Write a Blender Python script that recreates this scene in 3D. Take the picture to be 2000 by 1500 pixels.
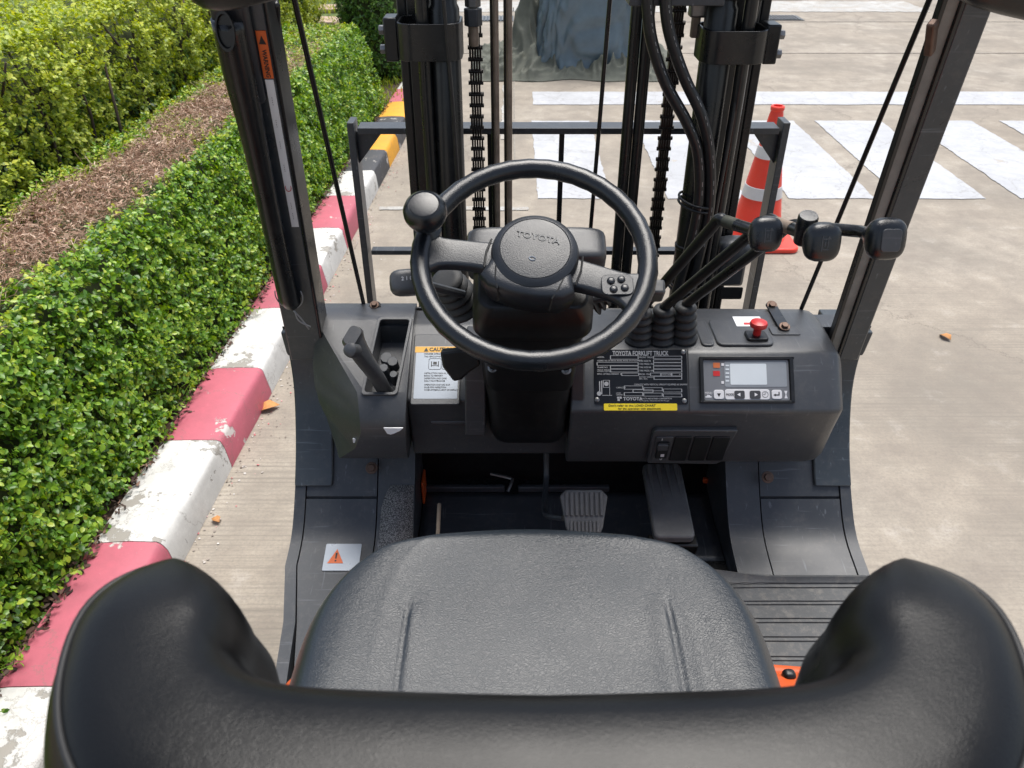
import bpy, math, random
import numpy as np
from mathutils import Vector, Matrix, noise as mnoise

for o in list(bpy.data.objects):
    bpy.data.objects.remove(o)
random.seed(7)
RNG = np.random.default_rng(11)
R = math.radians
SC = bpy.context.scene
COL = SC.collection

# ------------------------------------------------------------------ camera, sky, sun, exposure
CAM_H, PITCH, FPX = 1.9, R(34.0), 1540.0
cam_d = bpy.data.cameras.new('camera')
cam = bpy.data.objects.new('camera', cam_d)
COL.objects.link(cam)
cam.location = (0, 0, CAM_H)
cam.rotation_euler = (R(90) - PITCH, 0, 0)
cam_d.sensor_width = 36.0
cam_d.lens = 36.0 * FPX / 2000.0
cam_d.clip_start = 0.02
cam_d.clip_end = 2000
cam_d.dof.use_dof = True
cam_d.dof.focus_distance = 1.45
cam_d.dof.aperture_fstop = 13.0
SC.camera = cam

SUN_EL, SUN_AZ = R(72), R(25)          # azimuth measured from +Y towards +X
world = bpy.data.worlds.new('World')
SC.world = world
world.use_nodes = True
wn = world.node_tree.nodes
sky = wn.new('ShaderNodeTexSky')
sky.sky_type = 'NISHITA'
sky.sun_disc = False
sky.sun_elevation = SUN_EL
sky.sun_rotation = SUN_AZ
sky.air_density = 1.0
sky.dust_density = 2.0
sky.ozone_density = 1.0
hs = wn.new('ShaderNodeHueSaturation')     # thin overcast: the same sky, greyed by cloud
hs.inputs['Saturation'].default_value = 0.7
world.node_tree.links.new(sky.outputs[0], hs.inputs['Color'])
world.node_tree.links.new(hs.outputs[0], wn['Background'].inputs[0])
wn['Background'].inputs[1].default_value = 0.055
sun_d = bpy.data.lights.new('sun', 'SUN')
sun_d.energy = 1.5
sun_d.angle = R(42)
sun_d.color = (1.0, 0.96, 0.9)
sun = bpy.data.objects.new('sun', sun_d)
COL.objects.link(sun)
sdir = Vector((math.sin(SUN_AZ) * math.cos(SUN_EL), math.cos(SUN_AZ) * math.cos(SUN_EL), math.sin(SUN_EL)))
sun.rotation_euler = sdir.to_track_quat('Z', 'Y').to_euler()
vs = SC.view_settings
vs.view_transform = 'Standard'
vs.look = 'None'
vs.gamma = 1.0
vs.exposure = 1.68
vs.use_curve_mapping = False

# ------------------------------------------------------------------ helpers
CP, SP = math.cos(PITCH), math.sin(PITCH)


def at(u, v, y=None, z=None, x=None, t=None):
    """survey helper: the point seen in photo direction (u, v) at a known distance y, height z, or side x"""
    a, b = (u - 1000) / FPX, (750 - v) / FPX
    d = Vector((a, CP + b * SP, -SP + b * CP))
    if y is not None: t = y / d.y
    elif z is not None: t = (z - CAM_H) / d.z
    elif x is not None: t = x / d.x
    return Vector((d.x * t, d.y * t, CAM_H + d.z * t))


def frame(o, ex, ey):
    ex = Vector(ex).normalized(); ey = Vector(ey)
    ey = (ey - ex * ey.dot(ex)).normalized(); n = ex.cross(ey)
    return Matrix(((ex.x, ey.x, n.x, o[0]), (ex.y, ey.y, n.y, o[1]), (ex.z, ey.z, n.z, o[2]), (0, 0, 0, 1)))


def look(o, d, up=(0, 0, 1)):
    """frame with local z along d"""
    d = Vector(d).normalized(); up = Vector(up)
    if abs(d.dot(up)) > .98: up = Vector((0, 1, 0))
    ex = up.cross(d).normalized(); ey = d.cross(ex)
    return Matrix(((ex.x, ey.x, d.x, o[0]), (ex.y, ey.y, d.y, o[1]), (ex.z, ey.z, d.z, o[2]), (0, 0, 0, 1)))


def tr(x, y, z): return Matrix.Translation((x, y, z))


def rrect(w, h, r, n=4, cx=0, cy=0):
    out = []
    for sx, sy, a0 in ((1, 1, 0), (-1, 1, 90), (-1, -1, 180), (1, -1, 270)):
        for k in range(n + 1):
            a = R(a0 + 90 * k / n)
            out.append((cx + sx * (w / 2 - r) + r * math.cos(a), cy + sy * (h / 2 - r) + r * math.sin(a)))
    return out


def circle(r, n=16, cx=0, cy=0): return [(cx + r * math.cos(2 * math.pi * k / n), cy + r * math.sin(2 * math.pi * k / n)) for k in range(n)]


def spline(pts, n=6):
    """Catmull-Rom through pts"""
    P = [Vector(p) for p in pts]
    P = [P[0] * 2 - P[1]] + P + [P[-1] * 2 - P[-2]]
    out = []
    for i in range(1, len(P) - 2):
        p0, p1, p2, p3 = P[i - 1:i + 3]
        for k in range(n):
            s = k / n
            out.append(.5 * ((2 * p1) + (p2 - p0) * s + (2 * p0 - 5 * p1 + 4 * p2 - p3) * s * s + (3 * p1 - p0 - 3 * p2 + p3) * s ** 3))
    out.append(P[-2])
    return out


class MB:
    def __init__(s): s.v = []; s.f = []

    def add(s, vs_, fs, M=None):
        b = len(s.v)
        if M is None: s.v += [tuple(p) for p in vs_]
        else: s.v += [tuple(M @ Vector(p)) for p in vs_]
        s.f += [tuple(i + b for i in f) for f in fs]
        return s

    def box(s, c, d, M=None):
        x, y, z = c; a, b, e = d[0] / 2, d[1] / 2, d[2] / 2
        vs_ = [(x + i * a, y + j * b, z + k * e) for i in (-1, 1) for j in (-1, 1) for k in (-1, 1)]
        return s.add(vs_, [(0, 1, 3, 2), (4, 6, 7, 5), (0, 4, 5, 1), (2, 3, 7, 6), (0, 2, 6, 4), (1, 5, 7, 3)], M)

    def bar(s, p, q, w, h, up=(0, 0, 1)):
        p = Vector(p); q = Vector(q); L = (q - p).length
        return s.box((0, 0, L / 2), (w, h, L), look(p, q - p, up))

    def prism(s, poly, z0, z1, M=None):
        n = len(poly)
        vs_ = [(x, y, z0) for x, y in poly] + [(x, y, z1) for x, y in poly]
        fs = [tuple(range(n))[::-1], tuple(range(n, 2 * n))] + [(i, (i + 1) % n, n + (i + 1) % n, n + i) for i in range(n)]
        return s.add(vs_, fs, M)

    def loft(s, rings, caps=True, closed=True, M=None, loop=False):
        n = len(rings[0]); vs_ = [p for r in rings for p in r]; fs = []
        m = len(rings)
        for i in range(m if loop else m - 1):
            for j in range(n if closed else n - 1):
                k = (j + 1) % n; i2 = (i + 1) % m
                fs.append((i * n + j, i * n + k, i2 * n + k, i2 * n + j))
        if caps and closed and not loop:
            fs.append(tuple(range(n))[::-1]); fs.append(tuple((m - 1) * n + j for j in range(n)))
        return s.add(vs_, fs, M)

    def tube(s, pts, r, n=10, caps=True, loop=False, sx=1.0):
        P = [Vector(p) for p in pts]; m = len(P)
        rr = r if isinstance(r, (list, tuple)) else [r] * m
        T = []
        for i in range(m):
            if loop: d = P[(i + 1) % m] - P[i - 1]
            else: d = P[min(i + 1, m - 1)] - P[max(i - 1, 0)]
            T.append(d.normalized())
        nrm = T[0].orthogonal().normalized()
        if abs(T[0].z) < .9: nrm = (Vector((0, 0, 1)) - T[0] * T[0].z).normalized()
        rings = []
        for i in range(m):
            nrm = (nrm - T[i] * nrm.dot(T[i])).normalized(); b = T[i].cross(nrm)
            rings.append([P[i] + (nrm * math.cos(2 * math.pi * k / n) + b * math.sin(2 * math.pi * k / n) * sx) * rr[i] for k in range(n)])
        return s.loft(rings, caps, True, None, loop)

    def lathe(s, prof, n=24, M=None):
        rings = [[(max(r, 1e-5) * math.cos(2 * math.pi * k / n), max(r, 1e-5) * math.sin(2 * math.pi * k / n), z) for k in range(n)] for r, z in prof]
        return s.loft(rings, True, True, M)

    def lump(s, a, b, c, M=None, e=.7, nu=20, nv=12):
        def pw(x): return math.copysign(abs(x) ** e, x)
        rings = []
        for i in range(nv + 1):
            ph = -math.pi / 2 + math.pi * i / nv
            cp_, sp_ = pw(math.cos(ph)), pw(math.sin(ph))
            if i in (0, nv): cp_ = 1e-4
            rings.append([(a * cp_ * pw(math.cos(2 * math.pi * k / nu)), b * cp_ * pw(math.sin(2 * math.pi * k / nu)), c * sp_) for k in range(nu)])
        return s.loft(rings, True, True, M)

    def grid(s, fn, nu, nv, M=None):
        vs_ = [fn(i / nu, j / nv) for j in range(nv + 1) for i in range(nu + 1)]
        fs = [(j * (nu + 1) + i, j * (nu + 1) + i + 1, (j + 1) * (nu + 1) + i + 1, (j + 1) * (nu + 1) + i) for j in range(nv) for i in range(nu)]
        return s.add(vs_, fs, M)

    def build(s, name, mat, parent=None, bevel=0, seg=2, smooth=35, sub=0, solid=0):
        me = bpy.data.meshes.new(name)
        me.from_pydata(s.v, [], s.f)
        me.validate()
        return link_mesh(name, me, mat, parent, bevel, seg, smooth, sub, solid)


def base_of(o):
    M = Vector((0, 0, 0))
    while o is not None:
        M += o.location if o.get('is_root') else Vector((0, 0, 0)); o = o.parent
    return M


def link_mesh(name, me, mat, parent=None, bevel=0, seg=2, smooth=35, sub=0, solid=0):
    o = bpy.data.objects.new(name, me)
    COL.objects.link(o)
    if mat is not None: me.materials.append(mat)
    if smooth:
        me.polygons.foreach_set('use_smooth', [True] * len(me.polygons))
        if smooth < 180: me.set_sharp_from_angle(angle=R(smooth))
    if solid:
        m = o.modifiers.new('solid', 'SOLIDIFY'); m.thickness = solid; m.offset = -1
    if bevel:
        m = o.modifiers.new('bevel', 'BEVEL'); m.width = bevel; m.segments = seg; m.limit_method = 'ANGLE'; m.angle_limit = R(40)
        m.harden_normals = False
        if not smooth: pass
    if sub:
        m = o.modifiers.new('sub', 'SUBSURF'); m.levels = sub; m.render_levels = sub
    if parent is not None: attach(o, parent)
    return o


def attach(o, parent):
    o.parent = parent
    r = parent
    while r.parent is not None: r = r.parent
    if parent.parent is None: o.matrix_parent_inverse = Matrix.Translation(-Vector(r.location))
    else: o.matrix_parent_inverse = Matrix.Identity(4)
    return o


def thing(name, label, cat, loc, group=None):
    o = bpy.data.objects.new(name, None)
    o.empty_display_size = .1
    COL.objects.link(o)
    o.location = loc
    return tag(o, label, cat, group)


def tag(o, label=None, cat=None, group=None, kind=None):
    if label: o['label'] = label
    if cat: o['category'] = cat
    if group: o['group'] = group
    if kind: o['kind'] = kind
    return o


def text(body, size, M, mat, parent, name='lettering', depth=.0004, bold=.0, align='LEFT', sx=1.0):
    cu = bpy.data.curves.new('tmp', 'FONT')
    cu.body = body; cu.size = size; cu.extrude = depth; cu.offset = bold * size
    cu.align_x = align; cu.align_y = 'CENTER'; cu.resolution_u = 2
    ob = bpy.data.objects.new('tmp', cu)
    COL.objects.link(ob)
    dg = bpy.context.evaluated_depsgraph_get()
    me = bpy.data.meshes.new_from_object(ob.evaluated_get(dg))
    bpy.data.objects.remove(ob); bpy.data.curves.remove(cu)
    me.transform(M @ Matrix.Diagonal((sx, 1, 1, 1)))
    me.materials.clear()
    return link_mesh(name, me, mat, parent, smooth=0)


def soup(name, V, F, mat, parent=None, smooth=True):
    """fast mesh from numpy arrays: V (n,3), F (m,k)"""
    me = bpy.data.meshes.new(name)
    m, k = F.shape
    me.vertices.add(len(V)); me.vertices.foreach_set('co', np.ascontiguousarray(V, dtype=np.float32).ravel())
    me.loops.add(m * k); me.loops.foreach_set('vertex_index', np.ascontiguousarray(F, dtype=np.int32).ravel())
    me.polygons.add(m); me.polygons.foreach_set('loop_start', np.arange(0, m * k, k, dtype=np.int32))
    me.update(calc_edges=True)
    if smooth: me.polygons.foreach_set('use_smooth', np.ones(m, dtype=bool))
    return link_mesh(name, me, mat, parent, smooth=0)


# ------------------------------------------------------------------ materials
def nodes_of(name):
    m = bpy.data.materials.new(name); m.use_nodes = True
    nt = m.node_tree
    return m, nt, nt.nodes['Principled BSDF']


def nd(nt, kind, **kw):
    n = nt.nodes.new('ShaderNode' + kind)
    for k, v in kw.items():
        if k.startswith('i_'):
            key = k[2:].replace('_', ' ')
            n.inputs[int(key) if key.isdigit() else key].default_value = v
        else: setattr(n, k, v)
    return n


def mixc(nt, fac, a, b, mode='MIX'):
    n = nt.nodes.new('ShaderNodeMix'); n.data_type = 'RGBA'; n.blend_type = mode
    for k, val in ((0, fac), (6, a), (7, b)):
        if hasattr(val, 'is_output'): nt.links.new(val, n.inputs[k])
        elif isinstance(val, (int, float)): n.inputs[k].default_value = val
        else: n.inputs[k].default_value = (*val[:3], 1)
    return n.outputs[2]


def ramp(nt, src, stops):
    n = nt.nodes.new('ShaderNodeValToRGB')
    e = n.color_ramp.elements
    while len(e) < len(stops): e.new(.5)
    for el, (p, c) in zip(e, stops):
        el.position = p
        el.color = (c, c, c, 1) if isinstance(c, (int, float)) else (*c, 1)
    nt.links.new(src, n.inputs[0])
    return n.outputs[0]


def plain(name, col, rough=.5, metal=0., vary=.25, vscale=9., bump=0., bscale=400., dust=0., spec=.5, coat=0., scuff=0.):
    m, nt, b = nodes_of(name)
    tc = nd(nt, 'TexCoord'); L = nt.links
    n1 = nd(nt, 'TexNoise', i_Scale=vscale, i_Detail=6.0, i_Roughness=.62); L.new(tc.outputs['Object'], n1.inputs['Vector'])
    c0 = [c * (1 - vary) for c in col]; c1 = [min(1, c * (1 + vary)) for c in col]
    c = ramp(nt, n1.outputs[0], [(.3, c0), (.7, c1)])
    if dust:
        n3 = nd(nt, 'TexNoise', i_Scale=55.0, i_Detail=8.0, i_Roughness=.75); L.new(tc.outputs['Object'], n3.inputs['Vector'])
        f = ramp(nt, n3.outputs[0], [(.5, 0.), (.78, dust)])
        c = mixc(nt, f, c, (.30, .27, .23))
    if scuff:
        for k, sc_ in enumerate(((7, 150, 150), (150, 9, 60))):
            mp_ = nd(nt, 'Mapping'); mp_.inputs['Scale'].default_value = sc_; mp_.inputs['Rotation'].default_value = (.1, .2, .35 + k); L.new(tc.outputs['Object'], mp_.inputs['Vector'])
            n5 = nd(nt, 'TexNoise', i_Scale=1.0, i_Detail=3.0); L.new(mp_.outputs[0], n5.inputs['Vector'])
            c = mixc(nt, ramp(nt, n5.outputs[0], [(.66, 0.), (.74, scuff)]), c, [min(1, x * 3 + .05) for x in col])
    L.new(c, b.inputs['Base Color'])
    rr = ramp(nt, n1.outputs[0], [(.3, max(0, rough - .07)), (.7, min(1, rough + .07))])
    L.new(rr, b.inputs['Roughness'])
    b.inputs['Metallic'].default_value = metal
    b.inputs['Specular IOR Level'].default_value = spec
    b.inputs['Coat Weight'].default_value = coat
    if bump:
        n2 = nd(nt, 'TexNoise', i_Scale=bscale, i_Detail=2.0); L.new(tc.outputs['Object'], n2.inputs['Vector'])
        bp = nd(nt, 'Bump', i_Strength=bump, i_Distance=.001); L.new(n2.outputs[0], bp.inputs['Height'])
        L.new(bp.outputs[0], b.inputs['Normal'])
    return m


def leather(name, col, scale, bump, rough, spec=.5):
    m, nt, b = nodes_of(name); L = nt.links
    tc = nd(nt, 'TexCoord')
    wn_ = nd(nt, 'TexNoise', i_Scale=scale * .35, i_Detail=3.0); L.new(tc.outputs['Object'], wn_.inputs['Vector'])
    vm = nd(nt, 'VectorMath', operation='MULTIPLY_ADD'); vm.inputs[1].default_value = (.012, .012, .012)
    mpg = nd(nt, 'Mapping'); mpg.inputs['Scale'].default_value = (.72, 1.2, 1.)
    L.new(tc.outputs['Object'], mpg.inputs['Vector'])
    L.new(wn_.outputs['Color'], vm.inputs[0]); L.new(mpg.outputs[0], vm.inputs[2])
    vo = nd(nt, 'TexVoronoi', feature='DISTANCE_TO_EDGE', i_Scale=scale); L.new(vm.outputs[0], vo.inputs['Vector'])
    h = ramp(nt, vo.outputs['Distance'], [(0., 0.), (.22, 1.)])
    n2 = nd(nt, 'TexNoise', i_Scale=7.0, i_Detail=5.0); L.new(tc.outputs['Object'], n2.inputs['Vector'])
    c = ramp(nt, n2.outputs[0], [(.3, [x * .8 for x in col]), (.72, [x * 1.2 for x in col])])
    c = mixc(nt, h, [x * .8 for x in col], c)
    L.new(c, b.inputs['Base Color'])
    L.new(ramp(nt, n2.outputs[0], [(.3, rough - .06), (.7, rough + .08)]), b.inputs['Roughness'])
    bp = nd(nt, 'Bump', i_Strength=bump, i_Distance=.0008); L.new(h, bp.inputs['Height'])
    n3 = nd(nt, 'TexNoise', i_Scale=26.0, i_Detail=3.0); L.new(tc.outputs['Object'], n3.inputs['Vector'])
    bp2 = nd(nt, 'Bump', i_Strength=.07, i_Distance=.004); L.new(n3.outputs[0], bp2.inputs['Height']); L.new(bp.outputs[0], bp2.inputs['Normal'])
    L.new(bp2.outputs[0], b.inputs['Normal'])
    b.inputs['Specular IOR Level'].default_value = spec
    return m


def leaf_mat(name, stops, rough=.38, trans=.25, spec=.5):
    m, nt, b = nodes_of(name); L = nt.links
    g = nd(nt, 'NewGeometry')
    c = ramp(nt, g.outputs['Random Per Island'], stops)
    L.new(c, b.inputs['Base Color']); b.inputs['Roughness'].default_value = rough
    b.inputs['Specular IOR Level'].default_value = spec
    tb = nd(nt, 'BsdfTranslucent')
    hb = nd(nt, 'HueSaturation', i_Saturation=1.1, i_Value=1.3); hb.inputs['Hue'].default_value = .485
    L.new(c, hb.inputs['Color']); L.new(hb.outputs[0], tb.inputs['Color'])
    mx = nd(nt, 'MixShader', i_0=trans); L.new(b.outputs[0], mx.inputs[1]); L.new(tb.outputs[0], mx.inputs[2])
    L.new(mx.outputs[0], nt.nodes['Material Output'].inputs['Surface'])
    return m


M = {}
M['plastic'] = plain('charcoal_plastic', (.055, .058, .063), .34, vary=.10, vscale=5, bump=.22, bscale=1500, dust=.12, spec=.6, scuff=.25)
M['plastic_dark'] = plain('black_plastic', (.006, .0063, .007), .36, vary=.15, bump=.15, bscale=1200, dust=.05)
M['grained'] = plain('grained_black', (.016, .019, .024), .36, vary=.12, bump=.4, bscale=640, spec=.6)
M['rim'] = plain('wheel_rubber', (.009, .011, .014), .25, vary=.12, bump=.35, bscale=700, spec=.6)
M['black_paint'] = plain('black_paint', (.009, .010, .011), .30, vary=.25, vscale=14, dust=.06)
M['pillar'] = plain('pillar_paint', (.045, .055, .064), .32, vary=.2, vscale=8, dust=.14, scuff=.4)
M['greasy'] = plain('greasy_chain', (.018, .014, .011), .42, metal=.4, vary=.5, vscale=60, bump=.5, bscale=300)
M['steel'] = plain('grey_steel', (.22, .22, .22), .42, metal=.8, vary=.25, vscale=40)
M['rusty'] = plain('brown_rod', (.27, .21, .16), .5, vary=.35, vscale=30, metal=.2)
M['rust_bolt'] = plain('rusty_bolt', (.12, .075, .055), .5, metal=.5, vary=.3, vscale=60)
M['rubber'] = plain('rubber', (.028, .029, .030), .55, vary=.2, bump=.2, bscale=600, dust=.10)
M['hose'] = plain('hose_rubber', (.014, .014, .015), .36, vary=.2, dust=.08)
M['pedal_rubber'] = plain('pedal_rubber', (.11, .11, .112), .5, vary=.2, vscale=20, dust=.25)
M['mat_rubber'] = plain('mat_rubber', (.075, .078, .080), .6, vary=.25, vscale=16, bump=.3, bscale=300, dust=.5)
M['panel'] = plain('panel_paint', (.046, .051, .058), .38, vary=.14, vscale=9, bump=.2, bscale=900, dust=.16, scuff=.45)
M['orange'] = plain('orange_paint', (.62, .10, .02), .4, vary=.12, dust=.1)
M['red'] = plain('red_plastic', (.55, .03, .03), .35, vary=.08)
M['white_label'] = plain('white_label', (.80, .81, .82), .4, vary=.06, dust=.08)
M['silver_label'] = plain('silver_label', (.23, .26, .30), .3, metal=.25, vary=.08)
M['yellow_label'] = plain('yellow_label', (.80, .62, .02), .4, vary=.06)
M['amber_label'] = plain('amber_label', (.72, .38, .04), .45, vary=.06)
M['orange_label'] = plain('orange_label', (.72, .13, .02), .45, vary=.06)
M['void'] = plain('dark_inside', (.004, .004, .004), .8, vary=0, spec=.1)
M['ink'] = plain('black_ink', (.012, .012, .012), .5, vary=0)
M['plate_black'] = plain('plate_black', (.004, .004, .0045), .22, vary=.2, vscale=80)
M['silver_ink'] = plain('silver_ink', (.42, .42, .42), .35, metal=.3, vary=.05)
M['screen'] = plain('lcd_screen', (.62, .67, .70), .12, vary=.05, coat=.5)
M['screen_dark'] = plain('display_face', (.17, .175, .185), .15, vary=.05, coat=.5)
M['button_white'] = plain('button_white', (.68, .68, .70), .4, vary=.04)
M['button_dark'] = plain('button_dark', (.05, .05, .055), .35, vary=.05)
M['icon_orange'] = plain('icon_orange', (.55, .15, .05), .4, vary=.05)
M['letter_lit'] = plain('raised_letter_lit', (.12, .125, .13), .4, vary=.05)  # lighter plastic: light on the embossed edges put into the colour
M['glass_mirror'] = plain('mirror_glass', (.8, .8, .8), .03, metal=1., vary=0)
M['grit'] = None
M['leather'] = leather('seat_leather', (.018, .024, .031), 330, .20, .31)
M['leather_back'] = leather('back_leather', (.0042, .0044, .0047), 420, .09, .31, .32)

mm, nt, b = nodes_of('anti_slip_grit')
tc = nd(nt, 'TexCoord'); n1 = nd(nt, 'TexNoise', i_Scale=500.0, i_Detail=3.0); nt.links.new(tc.outputs['Object'], n1.inputs['Vector'])
nt.links.new(ramp(nt, n1.outputs[0], [(.42, (.035, .035, .037)), (.62, (.30, .29, .28))]), b.inputs['Base Color'])
bp = nd(nt, 'Bump', i_Strength=.8, i_Distance=.002); nt.links.new(n1.outputs[0], bp.inputs['Height']); nt.links.new(bp.outputs[0], b.inputs['Normal'])
b.inputs['Roughness'].default_value = .75
M['grit'] = mm

# concrete slab: broom lines across the drive, stains, fine aggregate
mm, nt, b = nodes_of('concrete'); L = nt.links
tc = nd(nt, 'TexCoord')
big = nd(nt, 'TexNoise', i_Scale=.55, i_Detail=7.0, i_Roughness=.62); L.new(tc.outputs['Object'], big.inputs['Vector'])
mid = nd(nt, 'TexNoise', i_Scale=5.0, i_Detail=9.0, i_Roughness=.7); L.new(tc.outputs['Object'], mid.inputs['Vector'])
fin = nd(nt, 'TexNoise', i_Scale=90.0, i_Detail=6.0, i_Roughness=.75); L.new(tc.outputs['Object'], fin.inputs['Vector'])
mp = nd(nt, 'Mapping'); mp.inputs['Scale'].default_value = (1.1, 58.0, 1.0); L.new(tc.outputs['Object'], mp.inputs['Vector'])
lin = nd(nt, 'TexNoise', i_Scale=1.0, i_Detail=2.5, i_Roughness=.55); L.new(mp.outputs[0], lin.inputs['Vector'])
c = ramp(nt, big.outputs[0], [(.28, (.29, .25, .20)), (.5, (.37, .325, .265)), (.72, (.44, .40, .34))])
sn = nd(nt, 'TexNoise', i_Scale=1.3, i_Detail=8.0, i_Roughness=.66); L.new(tc.outputs['Object'], sn.inputs['Vector'])
c = mixc(nt, ramp(nt, sn.outputs[0], [(.34, .9), (.53, 0.)]), c, (.235, .21, .175))
c = mixc(nt, ramp(nt, mid.outputs[0], [(.35, .65), (.60, 0.)]), c, (.22, .19, .16))
c = mixc(nt, ramp(nt, mid.outputs[0], [(.58, 0.), (.74, .5)]), c, (.50, .46, .42))
c = mixc(nt, ramp(nt, fin.outputs[0], [(.3, .6), (.55, 0.)]), c, (.20, .18, .16))
st = nd(nt, 'TexNoise', i_Scale=1.7, i_Detail=5.0, i_Roughness=.5); L.new(tc.outputs['Object'], st.inputs['Vector'])
sx = nd(nt, 'SeparateXYZ'); L.new(tc.outputs['Object'], sx.inputs[0])
mr = nd(nt, 'MapRange', i_1=2.2, i_2=5.5, i_3=1.0, i_4=.22); L.new(sx.outputs[1], mr.inputs[0])      # the near slab was broomed harder
wv0 = nd(nt, 'TexWave', bands_direction='Y', i_Scale=14.0, i_Distortion=2.2, i_Detail=3.0, i_Detail_Scale=2.0); L.new(tc.outputs['Object'], wv0.inputs['Vector'])
lw = mixc(nt, .38, ramp(nt, lin.outputs[0], [(.38, 1.), (.50, 0.)]), ramp(nt, wv0.outputs[1], [(.02, 1.), (.22, 0.)]))
lf = mixc(nt, 1.0, lw, ramp(nt, st.outputs[0], [(.36, .12), (.62, 1.)]), 'MULTIPLY')
linef = mixc(nt, 1.0, lf, mr.outputs[0], 'MULTIPLY')
c = mixc(nt, linef, c, (.225, .20, .168))
ck = nd(nt, 'TexVoronoi', feature='DISTANCE_TO_EDGE', i_Scale=.42); wk = nd(nt, 'VectorMath', operation='MULTIPLY_ADD'); wk.inputs[1].default_value = (.5, .5, 0)
L.new(mid.outputs['Color'], wk.inputs[0]); L.new(tc.outputs['Object'], wk.inputs[2]); L.new(wk.outputs[0], ck.inputs['Vector'])
c = mixc(nt, ramp(nt, ck.outputs['Distance'], [(0., .55), (.0035, 0.)]), c, (.14, .12, .10))
L.new(c, b.inputs['Base Color']); b.inputs['Roughness'].default_value = .85
b.inputs['Specular IOR Level'].default_value = .3
bp = nd(nt, 'Bump', i_Strength=.3, i_Distance=.004); L.new(lin.outputs[0], bp.inputs['Height'])
bp2 = nd(nt, 'Bump', i_Strength=.4, i_Distance=.002); L.new(fin.outputs[0], bp2.inputs['Height']); L.new(bp.outputs[0], bp2.inputs['Normal'])
L.new(bp2.outputs[0], b.inputs['Normal'])
M['concrete'] = mm


def painted(name, col, chip=.56, under=(.30, .28, .25), dirt=.35, sc=6.0):
    """paint over concrete, flaked and dirty"""
    m, nt, b = nodes_of(name); L = nt.links
    tc = nd(nt, 'TexCoord')
    a = nd(nt, 'TexNoise', i_Scale=sc, i_Detail=9.0, i_Roughness=.68); L.new(tc.outputs['Object'], a.inputs['Vector'])
    d = nd(nt, 'TexNoise', i_Scale=sc * 4, i_Detail=8.0, i_Roughness=.75); L.new(tc.outputs['Object'], d.inputs['Vector'])
    chipf = ramp(nt, a.outputs[0], [(chip, 0.), (chip + .025, 1.)])
    c = mixc(nt, ramp(nt, d.outputs[0], [(.42, dirt), (.62, 0.)]), col, [x * .55 + .03 for x in col])
    cr = nd(nt, 'TexVoronoi', feature='DISTANCE_TO_EDGE', i_Scale=3.2)
    gr = nd(nt, 'TexNoise', i_Scale=sc * .45, i_Detail=7.0, i_Roughness=.7); L.new(tc.outputs['Object'], gr.inputs['Vector'])
    c = mixc(nt, ramp(nt, gr.outputs[0], [(.40, .55), (.60, 0.)]), c, [x * .62 + .02 for x in col])
    wv = nd(nt, 'VectorMath', operation='MULTIPLY_ADD'); wv.inputs[1].default_value = (.35, .35, .35)
    L.new(a.outputs['Color'], wv.inputs[0]); L.new(tc.outputs['Object'], wv.inputs[2]); L.new(wv.outputs[0], cr.inputs['Vector'])
    c = mixc(nt, ramp(nt, cr.outputs['Distance'], [(0., .55), (.012, 0.)]), c, (.16, .14, .12))
    c = mixc(nt, chipf, c, under)
    c = mixc(nt, ramp(nt, d.outputs[0], [(.655, 0.), (.675, .85)]), c, [x * .8 for x in under])
    L.new(c, b.inputs['Base Color']); b.inputs['Roughness'].default_value = .62
    bp = nd(nt, 'Bump', i_Strength=.6, i_Distance=.004, invert=True); L.new(chipf, bp.inputs['Height'])
    bp2 = nd(nt, 'Bump', i_Strength=.35, i_Distance=.003); L.new(d.outputs[0], bp2.inputs['Height']); L.new(bp.outputs[0], bp2.inputs['Normal'])
    L.new(bp2.outputs[0], b.inputs['Normal'])
    return m


M['kerb_white'] = painted('kerb_white', (.70, .69, .66), .565)
M['kerb_pink'] = painted('kerb_pink', (.52, .12, .165), .63, (.55, .5, .47), .2)
M['kerb_black'] = painted('kerb_black', (.045, .047, .055), .58, (.4, .38, .36), .1)
M['kerb_yellow'] = painted('kerb_yellow', (.80, .37, .015), .62, (.6, .5, .4), .2)
M['road_white'] = painted('road_white', (.50, .51, .53), .62, (.40, .37, .33), .35, 3.0)
M['road_faint'] = painted('road_faint', (.50, .49, .46), .52, (.37, .34, .30), .5, 5.0)

# ------------------------------------------------------------------ the setting: ground, kerb, markings
def XK(y): return -1.145 + .046 * y          # road-side foot of the kerb


def sheet(name, x0, x1, y0, y1, z, mat, kind='structure', nx=1, ny=1):
    mb = MB().grid(lambda a, b_: (x0 + (x1 - x0) * a, y0 + (y1 - y0) * b_, z), nx, ny)
    return tag(mb.build(name, mat, smooth=0), kind=kind)


sheet('ground', -300, 300, -300, 300, 0, M['concrete'])

# expansion joints and saw cuts in the slab, as shallow dark strips of filler
M['joint'] = plain('joint_filler', (.24, .215, .185), .8, vary=.3, vscale=30)
gj = MB()
for y in (11.55, 9.55):
    gj.box((3.5, y, .002), (30, .018, .006))
gj.box((.02, 9.2, .002), (.012, 7.0, .006))
tag(gj.build('ground_joint', M['joint'], smooth=0), kind='structure')


def ragged(x0, x1, y0, y1, amp, step, seed):
    rg = random.Random(seed); pts = []
    def run(a, b_, fn):
        n = max(2, int(abs(b_ - a) / step)); o = 0
        for k in range(n):
            o = o * .6 + rg.uniform(-amp, amp)
            pts.append(fn(a + (b_ - a) * k / n, o))
    run(x0, x1, lambda s, o: (s, y0 + o)); run(y0, y1, lambda s, o: (x1 + o, s))
    run(x1, x0, lambda s, o: (s, y1 + o)); run(y1, y0, lambda s, o: (x0 + o, s))
    return pts


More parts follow.
